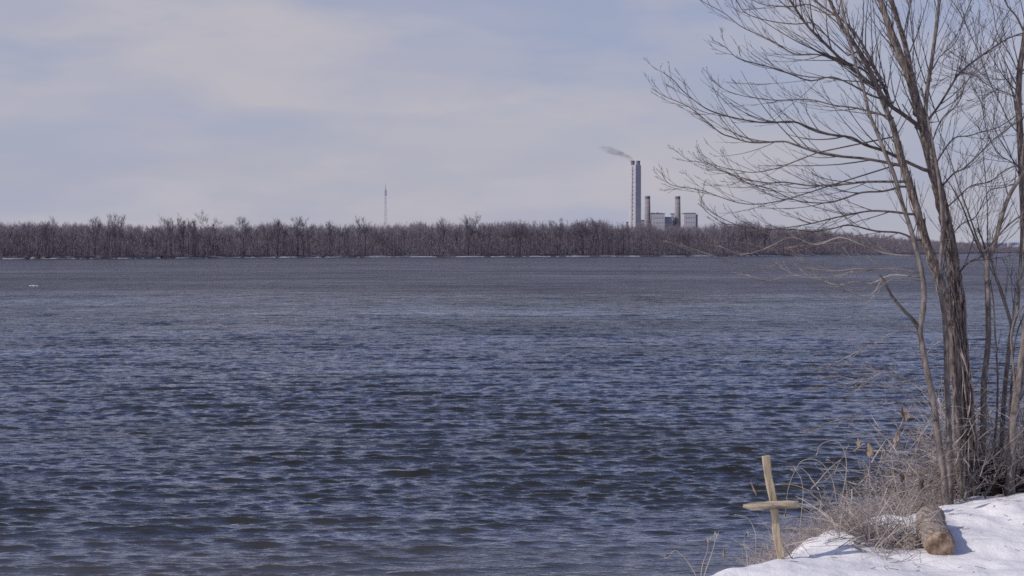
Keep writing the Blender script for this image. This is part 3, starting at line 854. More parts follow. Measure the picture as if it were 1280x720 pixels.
def make_tree(lab, base_px, Y, trunks, limbs, name='bare_tree', group=None, seed=1):
    rg = random.Random(seed)
    b0 = P(base_px[0], base_px[1], Y)
    gz = ground_z(b0.x, Y)
    e = empty(name, (b0.x, Y, gz)); tag(e, lab, 'tree', group)
    axes = []
    for (pp, r0, r1, mat, sides, rough, tw_) in trunks:
        Y1 = Y + (tw_.get('dy', 0) if tw_ else 0)
        pts = trace(pp, Y + (tw_.get('y0', 0) if tw_ else 0), Y1, 6 if sides > 10 else 4, 0.0, rg)
        if pp[0][1] > 560: pts.insert(0, pts[0] + Vector((0, 0, -0.35)))
        if len(axes) and pp[0][1] < 500:      # a fork: root it in the stem it leaves
            q_ = min(axes, key=lambda v: (v.x - pts[0].x) ** 2 + (v.z - pts[0].z) ** 2)
            sh_ = q_.y - pts[0].y; m_ = len(pts)
            pts = [p_ + Vector((0, sh_ * (1 - i_ / m_), 0)) for i_, p_ in enumerate(pts)]
            if (q_ - pts[0]).length > .01: pts.insert(0, q_.copy())
        axes += smooth(pts, 4)
        n = len(pts)
        rad = taper(n, r0, r1, 0.9)
        if sides > 10:
            pts = smooth(pts, 5); rad = taper(len(pts), r0, r1, 0.9)
            rad = [r * (1 + 0.9 * math.exp(-i / (len(pts) * 0.02)) * 0.5) for i, r in enumerate(rad)]
        mb = MB(); mb.tube(pts, rad, sides, True, rough)
        t_ = mb.build('trunk', mat, e)
        if tw_ and tw_.get('n'):
            mb = MB()
            twigs(mb, trace(pp, Y, Y1, 4, 0, rg), r0 * 0.4, r1, rg, tw_['n'], 2, tw_.get('l0', 0.3), tw_.get('l1', 0.9), tw_.get('up', 0.5), tw_.get('t0', 0.25), rmin=0.002)
            mb.build('twigs', tw_.get('mat', M['twig']), t_)
    for (pp, r0, r1, dy, n, l0, l1, mat, up) in limbs:
        pp = [(a + (rg.uniform(-2, 2) if 0 < i_ else 0), b_ + (rg.uniform(-2, 2) if 0 < i_ else 0)) for i_, (a, b_) in enumerate(pp)]
        pts = trace(pp, Y - 0.02, Y + dy, 3, 0.05, rg)
        q_ = min(axes, key=lambda v: (v.x - pts[0].x) ** 2 + (v.z - pts[0].z + .03) ** 2)
        sh_ = q_.y - pts[0].y; m_ = len(pts)
        pts = [p_ + Vector((0, sh_ * (1 - i_ / m_), 0)) for i_, p_ in enumerate(pts)]
        if (q_ - pts[0]).length > .01: pts.insert(0, q_.copy())
        mb = MB(); r0 = r0 * .70; rad = taper(len(pts), r0, r1, 0.62)
        rad = [r * (1 + 0.12 * mn.noise(p_ * 9)) for r, p_ in zip(rad, pts)]
        mb.tube(pts, rad, 7, True)
        t_ = mb.build('limb', mat, e)
        mb = MB(); n = max(5, int(n * 1.05))
        twigs(mb, pts, r0, r1, rg, n, 2, l0, l1, up, 0.10, (0.22, 0.62), 0.6, 0.0021)
        mb.build('twigs', M['pale_twig'] if mat == M['pale_twig'] else M['twig'], t_)
    return e

MBG, MTH, MLI, MPT = M['bark_big'], M['bark_thin'], M['limb'], M['pale_twig']
YT = 14.8
big_limbs = [
    # px path, r0, r1, depth change, twig count, len range, mat, up
    ([(1150, 156), (1130, 141), (1113, 130), (1098, 110), (1085, 100), (1065, 85), (1050, 72), (1030, 50), (1015, 36), (1003, 26), (994, 12), (986, -6), (975, -30)], .036, .010, -0.6, 17, .5, 1.3, MLI, .15),
    ([(1103, 125), (1090, 95), (1073, 62), (1056, 34), (1030, 12), (1010, -5), (990, -20)], .026, .008, 0.3, 13, .5, 1.1, MLI, .2),
    ([(1158, 211), (1129, 197), (1107, 189), (1084, 179), (1067, 172), (1040, 167), (1011, 159), (991, 153), (964, 151), (942, 153), (911, 145), (889, 138), (873, 128), (855, 111), (842, 102), (827, 89)], .030, .0030, -0.9, 15, .35, 1.0, MLI, .25),
    ([(1120, 208), (1095, 203), (1070, 197), (1040, 195), (1015, 192), (990, 183), (975, 179), (950, 178), (930, 176), (912, 171), (900, 165), (880, 150), (860, 136), (845, 127), (830, 121), (816, 112)], .026, .0030, 0.4, 15, .35, 1.0, MLI, .25),
    ([(1120, 228), (1080, 228), (1055, 230), (1035, 232), (1010, 231), (980, 230), (960, 228), (935, 225), (915, 220), (903, 213), (887, 206), (872, 196)], .022, .0028, 0.8, 13, .35, .9, MLI, .25),
    ([(1122, 234), (1100, 240), (1075, 243), (1050, 250), (1035, 252), (1010, 253), (995, 250), (980, 245), (960, 236), (935, 228), (905, 215), (884, 208)], .018, .0028, -0.5, 12, .3, .8, MLI, .25),
    ([(1132, 268), (1110, 267), (1085, 266), (1060, 270), (1040, 272), (1020, 277), (1000, 280), (970, 285), (935, 290), (910, 281), (880, 262), (874, 252)], .020, .0028, 0.2, 14, .3, .8, MLI, .2),
    ([(1140, 300), (1120, 292), (1090, 287), (1060, 283), (1040, 284), (1015, 288), (990, 286), (960, 285), (925, 282), (895, 268), (884, 258)], .018, .0028, -0.8, 13, .3, .8, MLI, .15),
    ([(1036, 232), (1012, 242), (985, 248), (965, 252), (940, 254), (920, 254), (900, 247), (885, 240), (870, 236), (845, 231), (833, 227), (827, 218)], .011, .0026, -0.7, 9, .25, .7, MLI, .2),
    ([(1018, 192), (990, 205), (970, 212), (940, 215), (915, 212), (900, 208), (880, 205), (860, 198), (846, 187)], .011, .0026, 0.9, 8, .25, .7, MLI, .2),
    ([(1110, 150), (1085, 140), (1060, 137), (1040, 134), (1010, 128), (985, 126), (960, 125), (930, 122), (905, 112), (888, 101)], .018, .0028, 0.9, 12, .3, .9, MLI, .25),
    ([(1110, 130), (1085, 122), (1060, 110), (1035, 100), (1010, 104), (985, 96), (960, 84), (940, 79), (920, 72), (905, 61), (892, 50)], .018, .0028, -1.0, 12, .3, .9, MLI, .25),
    ([(1098, 110), (1070, 88), (1045, 80), (1015, 72), (990, 68), (965, 56), (945, 46), (925, 34), (905, 20), (880, 5), (868, -3)], .018, .0030, 0.5, 13, .3, .9, MLI, .2),
    ([(1052, 74), (1030, 52), (1012, 34), (990, 33), (965, 31), (945, 26), (928, 16), (918, 0), (915, -12)], .012, .0030, -.4, 8, .3, .8, MLI, .25),
    ([(1098, 105), (1060, 58), (1040, 30), (1010, 8), (985, 10), (955, 8), (935, 0), (920, -8)], .014, .0040, .7, 9, .3, .8, MLI, .2),
    # to the right
    ([(1163, 152), (1178, 130), (1192, 108), (1205, 90), (1222, 72), (1240, 60), (1262, 48), (1290, 36)], .020, .008, 0.7, 12, .4, 1.0, MLI, .35),
    ([(1178, 238), (1195, 215), (1210, 208), (1228, 192), (1245, 175), (1262, 158), (1290, 140)], .015, .006, -0.6, 11, .35, .9, MLI, .3),
    ([(1175, 205), (1186, 188), (1198, 172), (1215, 167), (1232, 165), (1250, 158), (1275, 140)], .012, .005, 0.4, 9, .3, .8, MLI, .3),
    ([(1200, 345), (1212, 330), (1225, 322), (1240, 305), (1262, 280), (1290, 262)], .016, .008, -0.5, 9, .3, .8, MLI, .3),
    ([(1182, 265), (1200, 245), (1218, 230), (1240, 228), (1262, 212), (1290, 205)], .011, .005, 0.3, 8, .3, .8, MLI, .3),
    ([(1190, 300), (1205, 280), (1222, 268), (1240, 240), (1258, 232), (1290, 222)], .010, .004, .5, 13, .3, .8, MLI, .3),
    ([(1168, 185), (1182, 150), (1200, 128), (1212, 98), (1232, 78), (1250, 40), (1262, 10)], .011, .004, -.4, 14, .35, .9, MLI, .3),
    ([(1166, 100), (1180, 70), (1198, 50), (1210, 20), (1220, -10)], .009, .004, .3, 11, .3, .8, MLI, .35),
    ([(1180, 150), (1150, 62), (1140, 20), (1133, -20)], .010, .004, 0.6, 9, .3, .8, MLI, .4),
]
big_trunks = [
    # main right trunk, base to split
    ([(1216, 632), (1212, 590), (1209, 540), (1205, 480), (1201, 430), (1198, 380), (1191, 330), (1183, 280), (1170, 225), (1157, 170), (1147, 130), (1138, 100), (1125, 68), (1114, 40), (1103, 8), (1092, -30)], .092, .028, MBG, 26, .16, {'n': 16, 'l0': .5, 'l1': 1.2, 't0': .62, 'dy': 0.25}),
    ([(1151, 140), (1146, 105), (1141, 82), (1133, 50), (1124, 25), (1115, -2), (1108, -30)], .034, .021, MBG, 18, .10, {'n': 8, 'l0': .4, 'l1': 1.0, 't0': .25, 'dy': -.4}),
    ([(1161, 158), (1163, 115), (1168, 75), (1173, 30), (1175, 5), (1180, -30)], .024, .015, MTH, 10, .04, {'n': 11, 'l0': .4, 'l1': .9, 't0': .15, 'dy': .4}),
    # left twin, fused to the main trunk low down
    ([(1206, 628), (1203, 560), (1199, 500), (1194, 440), (1186, 390), (1173, 345), (1160, 310), (1148, 268), (1135, 225), (1124, 190), (1117, 160), (1108, 138), (1098, 112), (1084, 82), (1068, 55), (1050, 28), (1030, -15)], .056, .016, MBG, 24, .15, {'n': 16, 'l0': .4, 'l1': 1.1, 't0': .55, 'dy': -.35}),
    ([(1202, 628), (1198, 560), (1194, 500), (1190, 440), (1186, 400)], .030, .022, MBG, 16, .14, {'y0': -.15, 'dy': -.1}),
    ([(1178, 240), (1165, 215), (1155, 180), (1142, 150), (1128, 130)], .010, .006, MTH, 6, 0, None),
]
big = make_tree('large multi-stemmed bare tree with shaggy bark and vines on the snowy bank', (1214, 628), YT, big_trunks, big_limbs, seed=21)

# shaggy bark strips and vines on the big trunk
axis_pts = trace([(1214, 630), (1212, 590), (1208, 540), (1204, 480), (1199, 430), (1196, 380), (1190, 330), (1182, 280), (1170, 225)], YT - .02, YT)
axis2 = trace([(1206, 628), (1203, 560), (1199, 500), (1194, 440), (1186, 390), (1173, 345), (1160, 310), (1148, 268), (1135, 225), (1124, 190), (1113, 150)], YT, YT - .2)
rg = random.Random(44)
for vi in range(9):
    A_ = axis_pts if vi % 3 else axis2
    n = len(A_); ph = rg.uniform(0, 6.28); turns = rg.uniform(-3.2, 3.2); top = rg.uniform(.5, 1.0)
    q = []
    for i in range(int(n * top)):
        t = i / n; r_ = (.090 if vi % 3 else .056) * (1 - .55 * t) + .010 + .012 * math.sin(i * 1.7 + ph)
        a = ph + turns * t * 2 * math.pi * .35 + .3 * math.sin(i * .6 + vi)
        q.append(A_[i] + Vector((math.cos(a) * r_, math.sin(a) * r_, 0)))
    q = smooth(q, 3)
    mb = MB(); mb.tube(q, taper(len(q), rg.uniform(.010, .016), .004), 5)
    mb.build('vine', M['vine'], big)
mb = MB()
for k in range(520):
    A_ = axis2 if k % 2 else axis_pts
    i = rg.randrange(0, len(A_) - 1); t = i / len(A_)
    r_ = (.088 if not k % 2 else .054) * (1 - .55 * t)
    a = rg.uniform(math.pi * 0.9, math.pi * 2.1)
    c = A_[i].lerp(A_[i + 1], rg.random()) + Vector((math.cos(a) * r_, math.sin(a) * r_, 0))
    l_ = rg.uniform(.06, .22); o_ = Vector((math.cos(a), math.sin(a), 0)); tg = Vector((-o_.y, o_.x, 0)) * rg.uniform(.006, .016)
    d = (A_[i + 1] - A_[i]).normalized() * l_; c2 = c + d + o_ * rg.uniform(-.01, .03)
    mb.quad(c - tg + o_ * .004, c + tg + o_ * .004, c2 + tg * .5 + Vector((rg.uniform(-.01, .01), 0, 0)), c2 - tg * .5)
mb.build('peeling_bark', M['bark_big'], big, False)

# slim stems, each a tree of its own
make_tree('slim forked sapling in front of the log, its left side branch broken short', (1182, 640), 14.25,
          [([(1183, 642), (1180, 600), (1177, 575), (1172, 545), (1168, 510), (1161, 475), (1154, 440), (1150, 412), (1154, 388), (1155, 362), (1151, 335), (1146, 315), (1138, 285), (1128, 255), (1118, 220), (1108, 195), (1096, 165), (1086, 140), (1079, 110), (1068, 75), (1060, 40), (1052, 5), (1046, -25)], .038, .011, MTH, 12, .05, {'n': 20, 'l0': .3, 'l1': .9, 't0': .5, 'dy': .2}),
           ([(1150, 411), (1143, 400), (1130, 387), (1118, 373), (1110, 360), (1105, 350), (1099, 343)], .020, .010, MLI, 8, .05, None)],
          [([(1143, 340), (1120, 337), (1095, 336), (1070, 336), (1045, 339), (1020, 338), (990, 332), (960, 333), (925, 329), (898, 322), (870, 312), (845, 306), (832, 303)], .017, .0042, -0.9, 13, .25, .6, MPT, .15),
           ([(1144, 346), (1115, 346), (1090, 355), (1070, 352), (1050, 356), (1020, 350), (990, 345), (960, 350), (935, 345)], .013, .0038, .3, 10, .25, .55, MPT, .12),
           ([(1145, 350), (1120, 350), (1100, 362), (1085, 371), (1060, 366), (1040, 360)], .009, .0028, -.4, 7, .2, .5, MPT, .1),
           ([(1138, 320), (1110, 316), (1080, 305), (1050, 298), (1020, 305), (990, 296), (960, 310), (930, 317), (900, 306)], .015, .0038, -.2, 11, .25, .6, MPT, .15),
           ([(1149, 418), (1135, 413), (1115, 420), (1095, 431), (1070, 442), (1045, 455), (1020, 461), (1000, 464)], .009, .0036, -.5, 8, .2, .5, MPT, .1),
           ([(1166, 506), (1160, 504), (1145, 498), (1128, 492), (1110, 483), (1090, 480), (1065, 487), (1040, 484), (1012, 490)], .011, .0036, -.4, 12, .2, .6, MPT, .1),
           ([(1164, 520), (1140, 512), (1115, 500), (1090, 508), (1060, 520), (1030, 528), (1005, 540)], .009, .0032, -.3, 10, .2, .5, MPT, .1),
           ([(1156, 490), (1130, 472), (1105, 468), (1080, 478), (1050, 470), (1025, 474)], .009, .0034, .3, 10, .2, .5, MPT, .1)], seed=31, name='sapling')
make_tree('slim straight sapling with roots right behind the log, close against the big trunk', (1190, 637), 14.4,
          [([(1188, 640), (1187, 590), (1186, 540), (1184, 490), (1183, 440), (1181, 400), (1176, 365), (1175, 330), (1178, 300), (1177, 260), (1172, 215), (1166, 180), (1160, 150), (1152, 110)], .038, .008, MTH, 10, .03, {'n': 14, 'l0': .3, 'l1': .7, 't0': .4, 'dy': .1})],
          [], seed=32, name='sapling')
make_tree('pale slender sapling right of the big trunk, bending right at the far shore level', (1226, 612), 14.95,
          [([(1226, 615), (1227, 580), (1229, 530), (1230, 480), (1235, 430), (1235, 380), (1234, 330), (1241, 312), (1247, 290), (1255, 262), (1264, 240), (1276, 222), (1292, 200)], .036, .018, MTH, 12, .04, {'n': 8, 'l0': .3, 'l1': .8, 't0': .5, 'dy': -.1}),
           ([(1234, 335), (1233, 300), (1233, 260), (1231, 225), (1228, 190), (1222, 150)], .009, .003, MLI, 5, 0, {'n': 9, 'l0': .2, 'l1': .6, 't0': .1}),
           ([(1232, 330), (1222, 310), (1212, 285), (1202, 258), (1192, 238), (1180, 220)], .013, .004, MLI, 6, 0, {'n': 8, 'l0': .3, 'l1': .7, 't0': .1}),
           ([(1227, 322), (1219, 295), (1208, 262), (1198, 235), (1186, 195), (1172, 160)], .012, .003, MLI, 6, 0, {'n': 10, 'l0': .3, 'l1': .7, 't0': .1, 'dy': -.3})],
          [], seed=33, name='sapling')
make_tree('thin dark sapling with a tight fork, second stem from the right edge', (1250, 610), 15.0,
          [([(1249, 612), (1252, 560), (1255, 500), (1262, 430), (1266, 408), (1272, 385), (1275, 340), (1277, 290), (1276, 240), (1279, 180)], .030, .010, MTH, 9, .03, {'n': 10, 'l0': .3, 'l1': .8, 't0': .4}),
           ([(1265, 412), (1260, 392), (1252, 368), (1245, 345), (1240, 328), (1232, 310), (1222, 285)], .018, .008, MTH, 7, .03, {'n': 7, 'l0': .2, 'l1': .6, 't0': .2}),
           ([(1264, 402), (1252, 362), (1243, 340), (1236, 318), (1226, 296)], .010, .004, MLI, 6, 0, None)],
          [], seed=34, name='sapling')
make_tree('stout pale sapling leaning right out of the photo, nearest the right edge at the snow', (1264, 600), 14.7,
          [([(1262, 612), (1265, 560), (1268, 520), (1273, 480), (1280, 430), (1287, 370), (1292, 300), (1296, 220)], .050, .028, MTH, 12, .05, {'n': 12, 'l0': .3, 'l1': .9, 't0': .3}),
           ([(1270, 500), (1266, 450), (1264, 420), (1270, 395), (1282, 380)], .014, .008, MTH, 7, .03, None)],
          [], seed=35, name='sapling')
make_tree('tree with a dark curving stem crossing the top right corner', (1292, 598), 15.6,
          [([(1284, 622), (1284, 560), (1286, 480), (1288, 400), (1284, 320), (1280, 260), (1277, 210), (1275, 165), (1273, 125), (1275, 85), (1279, 60), (1284, 20), (1288, -30)], .052, .026, MBG, 12, .06, {'n': 16, 'l0': .5, 'l1': 1.1, 't0': .45}),
           ([(1280, 40), (1270, 20), (1258, 5), (1250, -20)], .012, .006, MLI, 6, 0, {'n': 7, 'l0': .3, 'l1': .8, 't0': .1}),],
          [([(1277, 170), (1262, 152), (1250, 130), (1236, 100), (1225, 72), (1212, 40), (1198, 12), (1180, -10)], .011, .004, -.2, 20, .3, .8, MLI, .25),
           ([(1278, 210), (1262, 200), (1248, 188), (1234, 160), (1226, 130), (1215, 110)], .010, .003, -.3, 19, .3, .8, MLI, .25),
           ([(1276, 95), (1262, 70), (1246, 40), (1240, 10), (1232, -15)], .010, .004, .2, 10, .3, .7, MLI, .25),
           ([(1280, 130), (1262, 118), (1240, 110), (1215, 95), (1195, 92), (1175, 100)], .009, .003, .4, 18, .3, .7, MLI, .2),
           ([(1284, 90), (1260, 100), (1235, 95), (1210, 80), (1190, 64)], .008, .003, .0, 17, .3, .7, MLI, .2)], seed=36)
for i, (pp, lab) in enumerate((([(1245, 608), (1243, 560), (1246, 520), (1247, 470), (1244, 420), (1242, 380), (1238, 350)], 'very thin dark shoot left of the forked sapling'),
                               ([(1256, 608), (1262, 560), (1263, 500), (1266, 450), (1270, 420), (1281, 390)], 'thin dark shoot leaning right between the forked and the stout saplings'),
                               ([(1270, 606), (1279, 560), (1284, 500), (1286, 440)], 'short dark shoot beside the right edge at the snow'))):
    make_tree(lab, pp[0], 14.9, [(pp, .015, .006, MLI, 7, .04, {'n': 6, 'l0': .2, 'l1': .5, 't0': .3})], [], name='sapling', seed=50 + i)

# ------------------------------------------------------------------ dark earth at tree foot
def clod(name, lab, px, py, Y, sx__, sy__, sz__, seed, mat=M['soil'], cat='soil'):
    p = P(px, py, Y); rg = random.Random(seed)
    mb = MB(); nu, nv = 26, 14
    for j in range(nv + 1):
        for i in range(nu):
            th = math.pi * j / nv; ph = 2 * math.pi * i / nu
            d = Vector((math.sin(th) * math.cos(ph), math.sin(th) * math.sin(ph), math.cos(th)))
            r_ = 1 + .45 * mn.noise(d * 1.7 + Vector((seed, 0, 0))) + .25 * mn.noise(d * 5 + Vector((seed, 0, 0)))
            mb.v.append(Vector((p.x + d.x * sx__ * r_, p.y + d.y * sy__ * r_, p.z + d.z * sz__ * r_)))
    for j in range(nv):
        for i in range(nu):
            i2 = (i + 1) % nu; mb.q.append((j * nu + i, (j + 1) * nu + i, (j + 1) * nu + i2, j * nu + i2))
    o = mb.build(name, mat, None, True, loc=(p.x, p.y, p.z)); tag(o, lab, cat)
clod('root_mound', 'dark earth and roots bared under the big multi-stemmed tree', 1222, 605, 15.0, .36, .25, .22, 3.1, cat='root mound')
clod('root_mound', 'dark bared earth under the saplings at the right edge', 1262, 604, 15.1, .42, .22, .14, 5.1, cat='root mound')
clod('root_mound', 'small tangled clump of dark roots and frozen earth left of the log', 1112, 686, 12.75, .17, .14, .11, 8.4, mat=M['logbark'], cat='root mound')
clod('stone', 'rough grey-brown stone lying against the left side of the log', 1137, 686, 12.6, .14, .12, .10, 11.4, mat=M['logbark'], cat='stone')

# ------------------------------------------------------------------ log
A0 = P(1176, 675, 12.3); gz = ground_z(A0.x, A0.y)
A0.z = gz + 0.085
B0 = Vector((P(1164, 650, 13.2).x, 13.2, ground_z(P(1164, 650, 13.2).x, 13.1) + .055))
e = empty('log', (A0.x, A0.y, gz)); tag(e, 'short thick sawn log lying end-on in the snow below the saplings', 'log')
mb = MB(); nR, nS = 34, 40
dv = (B0 - A0)
for i in range(nR):
    t = i / (nR - 1); c = A0 + dv * t; c.x += -0.03 * math.sin(t * 3)
    for k in range(nS):
        a = 2 * math.pi * k / nS
        r_ = 0.132 * (1 + .05 * t)
        q = Vector((math.cos(a), t * 4, math.sin(a)))
        r_ *= 1 + .10 * mn.noise(q * 1.3) + .05 * mn.noise(q * 5) + .03 * mn.noise(Vector((a * 9, t * 9, 0)))
        if i == 0: r_ *= .985
        mb.v.append(Vector((c.x + math.cos(a) * r_, c.y, c.z + math.sin(a) * r_ * .93)))
for i in range(nR - 1):
    for k in range(nS):
        k2 = (k + 1) % nS; mb.q.append((i * nS + k, i * nS + k2, (i + 1) * nS + k2, (i + 1) * nS + k))
rim = [v.copy() for v in mb.v[:nS]]
mb.build('bark', M['logbark'], e)
mb = MB(); c = A0 + Vector((0, -.028, 0)); mb.v.append(c)
for ring_f, yo in ((.35, -.027), (.7, -.024), (.95, -.014), (.99, .004)):
    for k in range(nS):
        v_ = A0.lerp(rim[k], ring_f); mb.v.append(Vector((v_.x, A0.y + yo + .006 * mn.noise(v_ * 20), v_.z)))
for k in range(nS):
    mb.t.append((0, 1 + k, 1 + (k + 1) % nS))
for j in range(3):
    for k in range(nS):
        k2 = (k + 1) % nS; mb.q.append((1 + j * nS + k, 1 + (j + 1) * nS + k, 1 + (j + 1) * nS + k2, 1 + j * nS + k2))
# local origin at the face centre so the rings sit on the pith
Vv, Q_, T_ = mb.arrays(); off_ = A0 + Vector((0.02, 0, -0.02))
me = np_mesh('cut_end', Vv - np.array(tuple(off_), dtype=np.float32), [Q_, T_], M['endgrain'])
o = bpy.data.objects.new('cut_end', me); COL.objects.link(o); o.parent = e; o.location = off_ - Vector(e.location)

# ------------------------------------------------------------------ wooden cross
YC = 12.1
b0 = P(977, 704, YC); t0 = P(957.5, 570, YC - .03)
gz = ground_z(b0.x, YC)
e = empty('wooden_cross', (b0.x, YC, gz)); tag(e, 'homemade cross of two pale split sticks leaning in the snow at the water edge', 'cross')
def plank(pts, ws, hs, axis_w, seed):
    mb = MB(); rg = random.Random(seed); prof = [(-1, -.85), (-.88, -1), (.88, -1), (1, -.85), (1, .85), (.88, 1), (-.88, 1), (-1, .85)]
    n = len(pts)
    for i in range(n):
        a = pts[max(0, i - 1)]; c_ = pts[min(n - 1, i + 1)]; T_ = (c_ - a).normalized()
        w_ = (axis_w - T_ * axis_w.dot(T_)).normalized(); d_ = T_.cross(w_)
        for (pu, pv) in prof:
            j = 1 + .12 * mn.noise(Vector((pu * 3 + seed, pv * 3, i * .35)))
            mb.v.append(pts[i] + w_ * pu * ws[i] * j + d_ * pv * hs[i] * j)
    for i in range(n - 1):
        for k in range(8):
            k2 = (k + 1) % 8; mb.q.append((i * 8 + k, i * 8 + k2, (i + 1) * 8 + k2, (i + 1) * 8 + k))
    mb.t += [(0, k + 1, k) for k in range(1, 7)]; o_ = (n - 1) * 8; mb.t += [(o_, o_ + k, o_ + k + 1) for k in range(1, 7)]
    return mb
n = 26
bb = b0 + (b0 - t0) * .18
pts = [bb.lerp(t0, i / (n - 1)) + Vector((.006 * math.sin(i * .5), 0, 0)) for i in range(n)]
ws = [.031 - .002 * (i / n) + (.003 if i > n - 4 else 0) for i in range(n)]
plank(pts, ws, [.024] * n, Vector((1, 0, 0)), 2).build('upright', M['stake'], e, False)
l0, l1 = P(929, 635, YC - .09), P(998, 630.5, YC - .075)
n = 22
pts = [l0.lerp(l1, i / (n - 1)) + Vector((0, 0, .008 * math.sin(i / (n - 1) * 3.1))) for i in range(n)]
ws = [.031 * min(1, .42 + i * .16, .85 + (n - 1 - i) * .15) for i in range(n)]
pts = [p_ + Vector((0, 0, .031 - w_)) for p_, w_ in zip(pts, ws)]
plank(pts, ws, [.022 * min(1, .5 + i * .2, .6 + (n - 1 - i) * .2) for i in range(n)], Vector((0, 0, 1)), 5).build('crossbar', M['bar'], e, False)
jc = P(966.5, 632, YC - .08)
mb = MB()
for dx_, dz_ in ((-.012, .012), (.014, -.010)):
    c = jc + Vector((dx_, -.028, dz_)); mb.tube([c + Vector((0, .01, 0)), c + Vector((0, -.004, 0))], .004, 8)
mb.build('nail', M['cap'], e)

# ------------------------------------------------------------------ dry brush (uncountable)
def stem(mb, p, d, ln_, r_, rg, droop=.15, steps=6, wob_=.18, sides=3):
    q = [p.copy()]; d = d.normalized()
    for s_ in range(steps):
        d = (d + Vector((rg.uniform(-wob_, wob_), rg.uniform(-wob_, wob_), rg.uniform(-wob_, wob_) - droop * (s_ / steps)))).normalized()
        q.append(q[-1] + d * ln_ / steps)
    mb.tube(q, taper(len(q), r_, r_ * .4), sides, False)
    return q
rg = random.Random(77)
mb = MB()
# clumps: px centre, py ground, Y, spread m, count, length range, density of side twigs
CL = [(985, 690, 12.75, .18, 45, .12, .36), (1005, 680, 13.1, .20, 60, .15, .45), (1030, 668, 13.55, .24, 80, .2, .58), (1060, 660, 13.9, .26, 90, .2, .70),
      (1090, 655, 14.15, .26, 80, .2, .7), (1120, 648, 14.6, .24, 50, .2, .75), (1148, 642, 14.8, .22, 45, .25, .85), (1170, 640, 15.0, .22, 50, .25, .85),
      (1080, 690, 12.7, .16, 70, .12, .35), (1100, 695, 12.6, .14, 60, .12, .35), (1085, 672, 13.1, .10, 20, .1, .3), (1055, 675, 13.0, .10, 14, .1, .3),
      (1205, 632, 15.0, .28, 120, .3, 1.1), (1235, 628, 15.2, .32, 130, .3, 1.15), (1262, 626, 15.35, .32, 130, .3, 1.2), (1285, 624, 15.5, .3, 90, .3, 1.1),
      (1195, 640, 14.45, .10, 20, .12, .4),
      (1110, 655, 14.7, .32, 90, .3, .95), (1160, 645, 15.1, .34, 90, .4, 1.15), (1200, 640, 15.3, .35, 130, .4, 1.3), (1240, 640, 15.5, .45, 200, .5, 1.4), (1275, 640, 15.6, .4, 150, .5, 1.4),
      (1040, 668, 13.8, .30, 90, .2, .65), (1075, 662, 14.3, .30, 90, .3, .85), (965, 700, 12.3, .18, 45, .1, .3)]
for (px, py, Y, sp_, cnt, l0_, l1_) in CL:
    c = P(px, py, Y)
    for k in range(cnt):
        x = c.x + rg.gauss(0, sp_ * .8); y = Y + rg.gauss(0, sp_ * .5)
        z = ground_z(x, y) - .03
        d = Vector((rg.gauss(-.12, .5), rg.gauss(0, .35), rg.uniform(.35, 1.1)))
        q = stem(mb, Vector((x, y, max(z, -.05))), d, rg.uniform(l0_, l1_) * (1.25 if k % 4 == 0 else .9), rg.choice((.0020, .0026, .0034, .0060)), rg, rg.uniform(.0, .5), 6, .13)
        for _ in range(rg.choice((1, 2, 3, 4))):
            i = rg.randrange(1, len(q)); dd = Vector((rg.gauss(0, .8), rg.gauss(0, .5), rg.gauss(.3, .6)))
            stem(mb, q[i], dd, rg.uniform(.06, .28), .0021, rg, .2, 4, .25)
# woody tangle of broken twigs at the feet of the stems and beside the log
for (px, py, Y, sx_b, sz_b, cnt) in ((1110, 690, 12.7, .20, .14, 150), (1088, 700, 12.5, .14, .12, 80), (1128, 682, 12.85, .12, .10, 50), (1060, 690, 12.75, .15, .12, 60),
                                   (1215, 598, 15.1, .36, .36, 260), (1255, 580, 15.2, .42, .50, 330), (1165, 592, 15.0, .28, .36, 130), (1110, 614, 14.8, .34, .24, 130),
                                   (1200, 540, 15.0, .30, .45, 160), (1150, 570, 14.5, .30, .35, 120), (1240, 540, 15.2, .40, .55, 200)):
    c = P(px, py, Y)
    for k in range(cnt):
        p_ = c + Vector((rg.gauss(0, sx_b), rg.gauss(0, .18), rg.gauss(0, sz_b * .6)))
        g_ = ground_z(p_.x, p_.y)
        if p_.z < g_ + .01: p_.z = g_ + rg.uniform(.0, .08)
        stem(mb, p_, Vector((rg.gauss(0, .8), rg.gauss(0, .4), rg.gauss(.15, .7))), rg.uniform(.12, .50), rg.choice((.0020, .0026, .0035, .0055, .0070)), rg, .10, 5, .18)
o = mb.build('dry_brush', M['brush'], None, False, loc=(3.8, 13.9, .9))
tag(o, 'tangle of dry grey-tan stems and twigs along the snowy bank', 'brush', kind='stuff')

# loose bits of twig on the snow
mb = MB()
for k in range(150):
    x = rg.uniform(2.0, 5.6); y = rg.uniform(11.5, 14.6)
    if float(edge_dist(np.array([x]), np.array([y]))[0]) > -.15: continue
    z = ground_z(x, y) + .003; a = rg.uniform(0, 6.28); l_ = rg.uniform(.02, .09)
    mb.tube([Vector((x, y, z)), Vector((x + math.cos(a) * l_, y + math.sin(a) * l_, z + rg.uniform(0, .02)))], rg.uniform(.0015, .003), 3)
o = mb.build('twig_litter', M['limb'], None, False, loc=(4, 13, .9)); tag(o, 'scattered bits of twig lying on the snow', 'litter', kind='stuff')

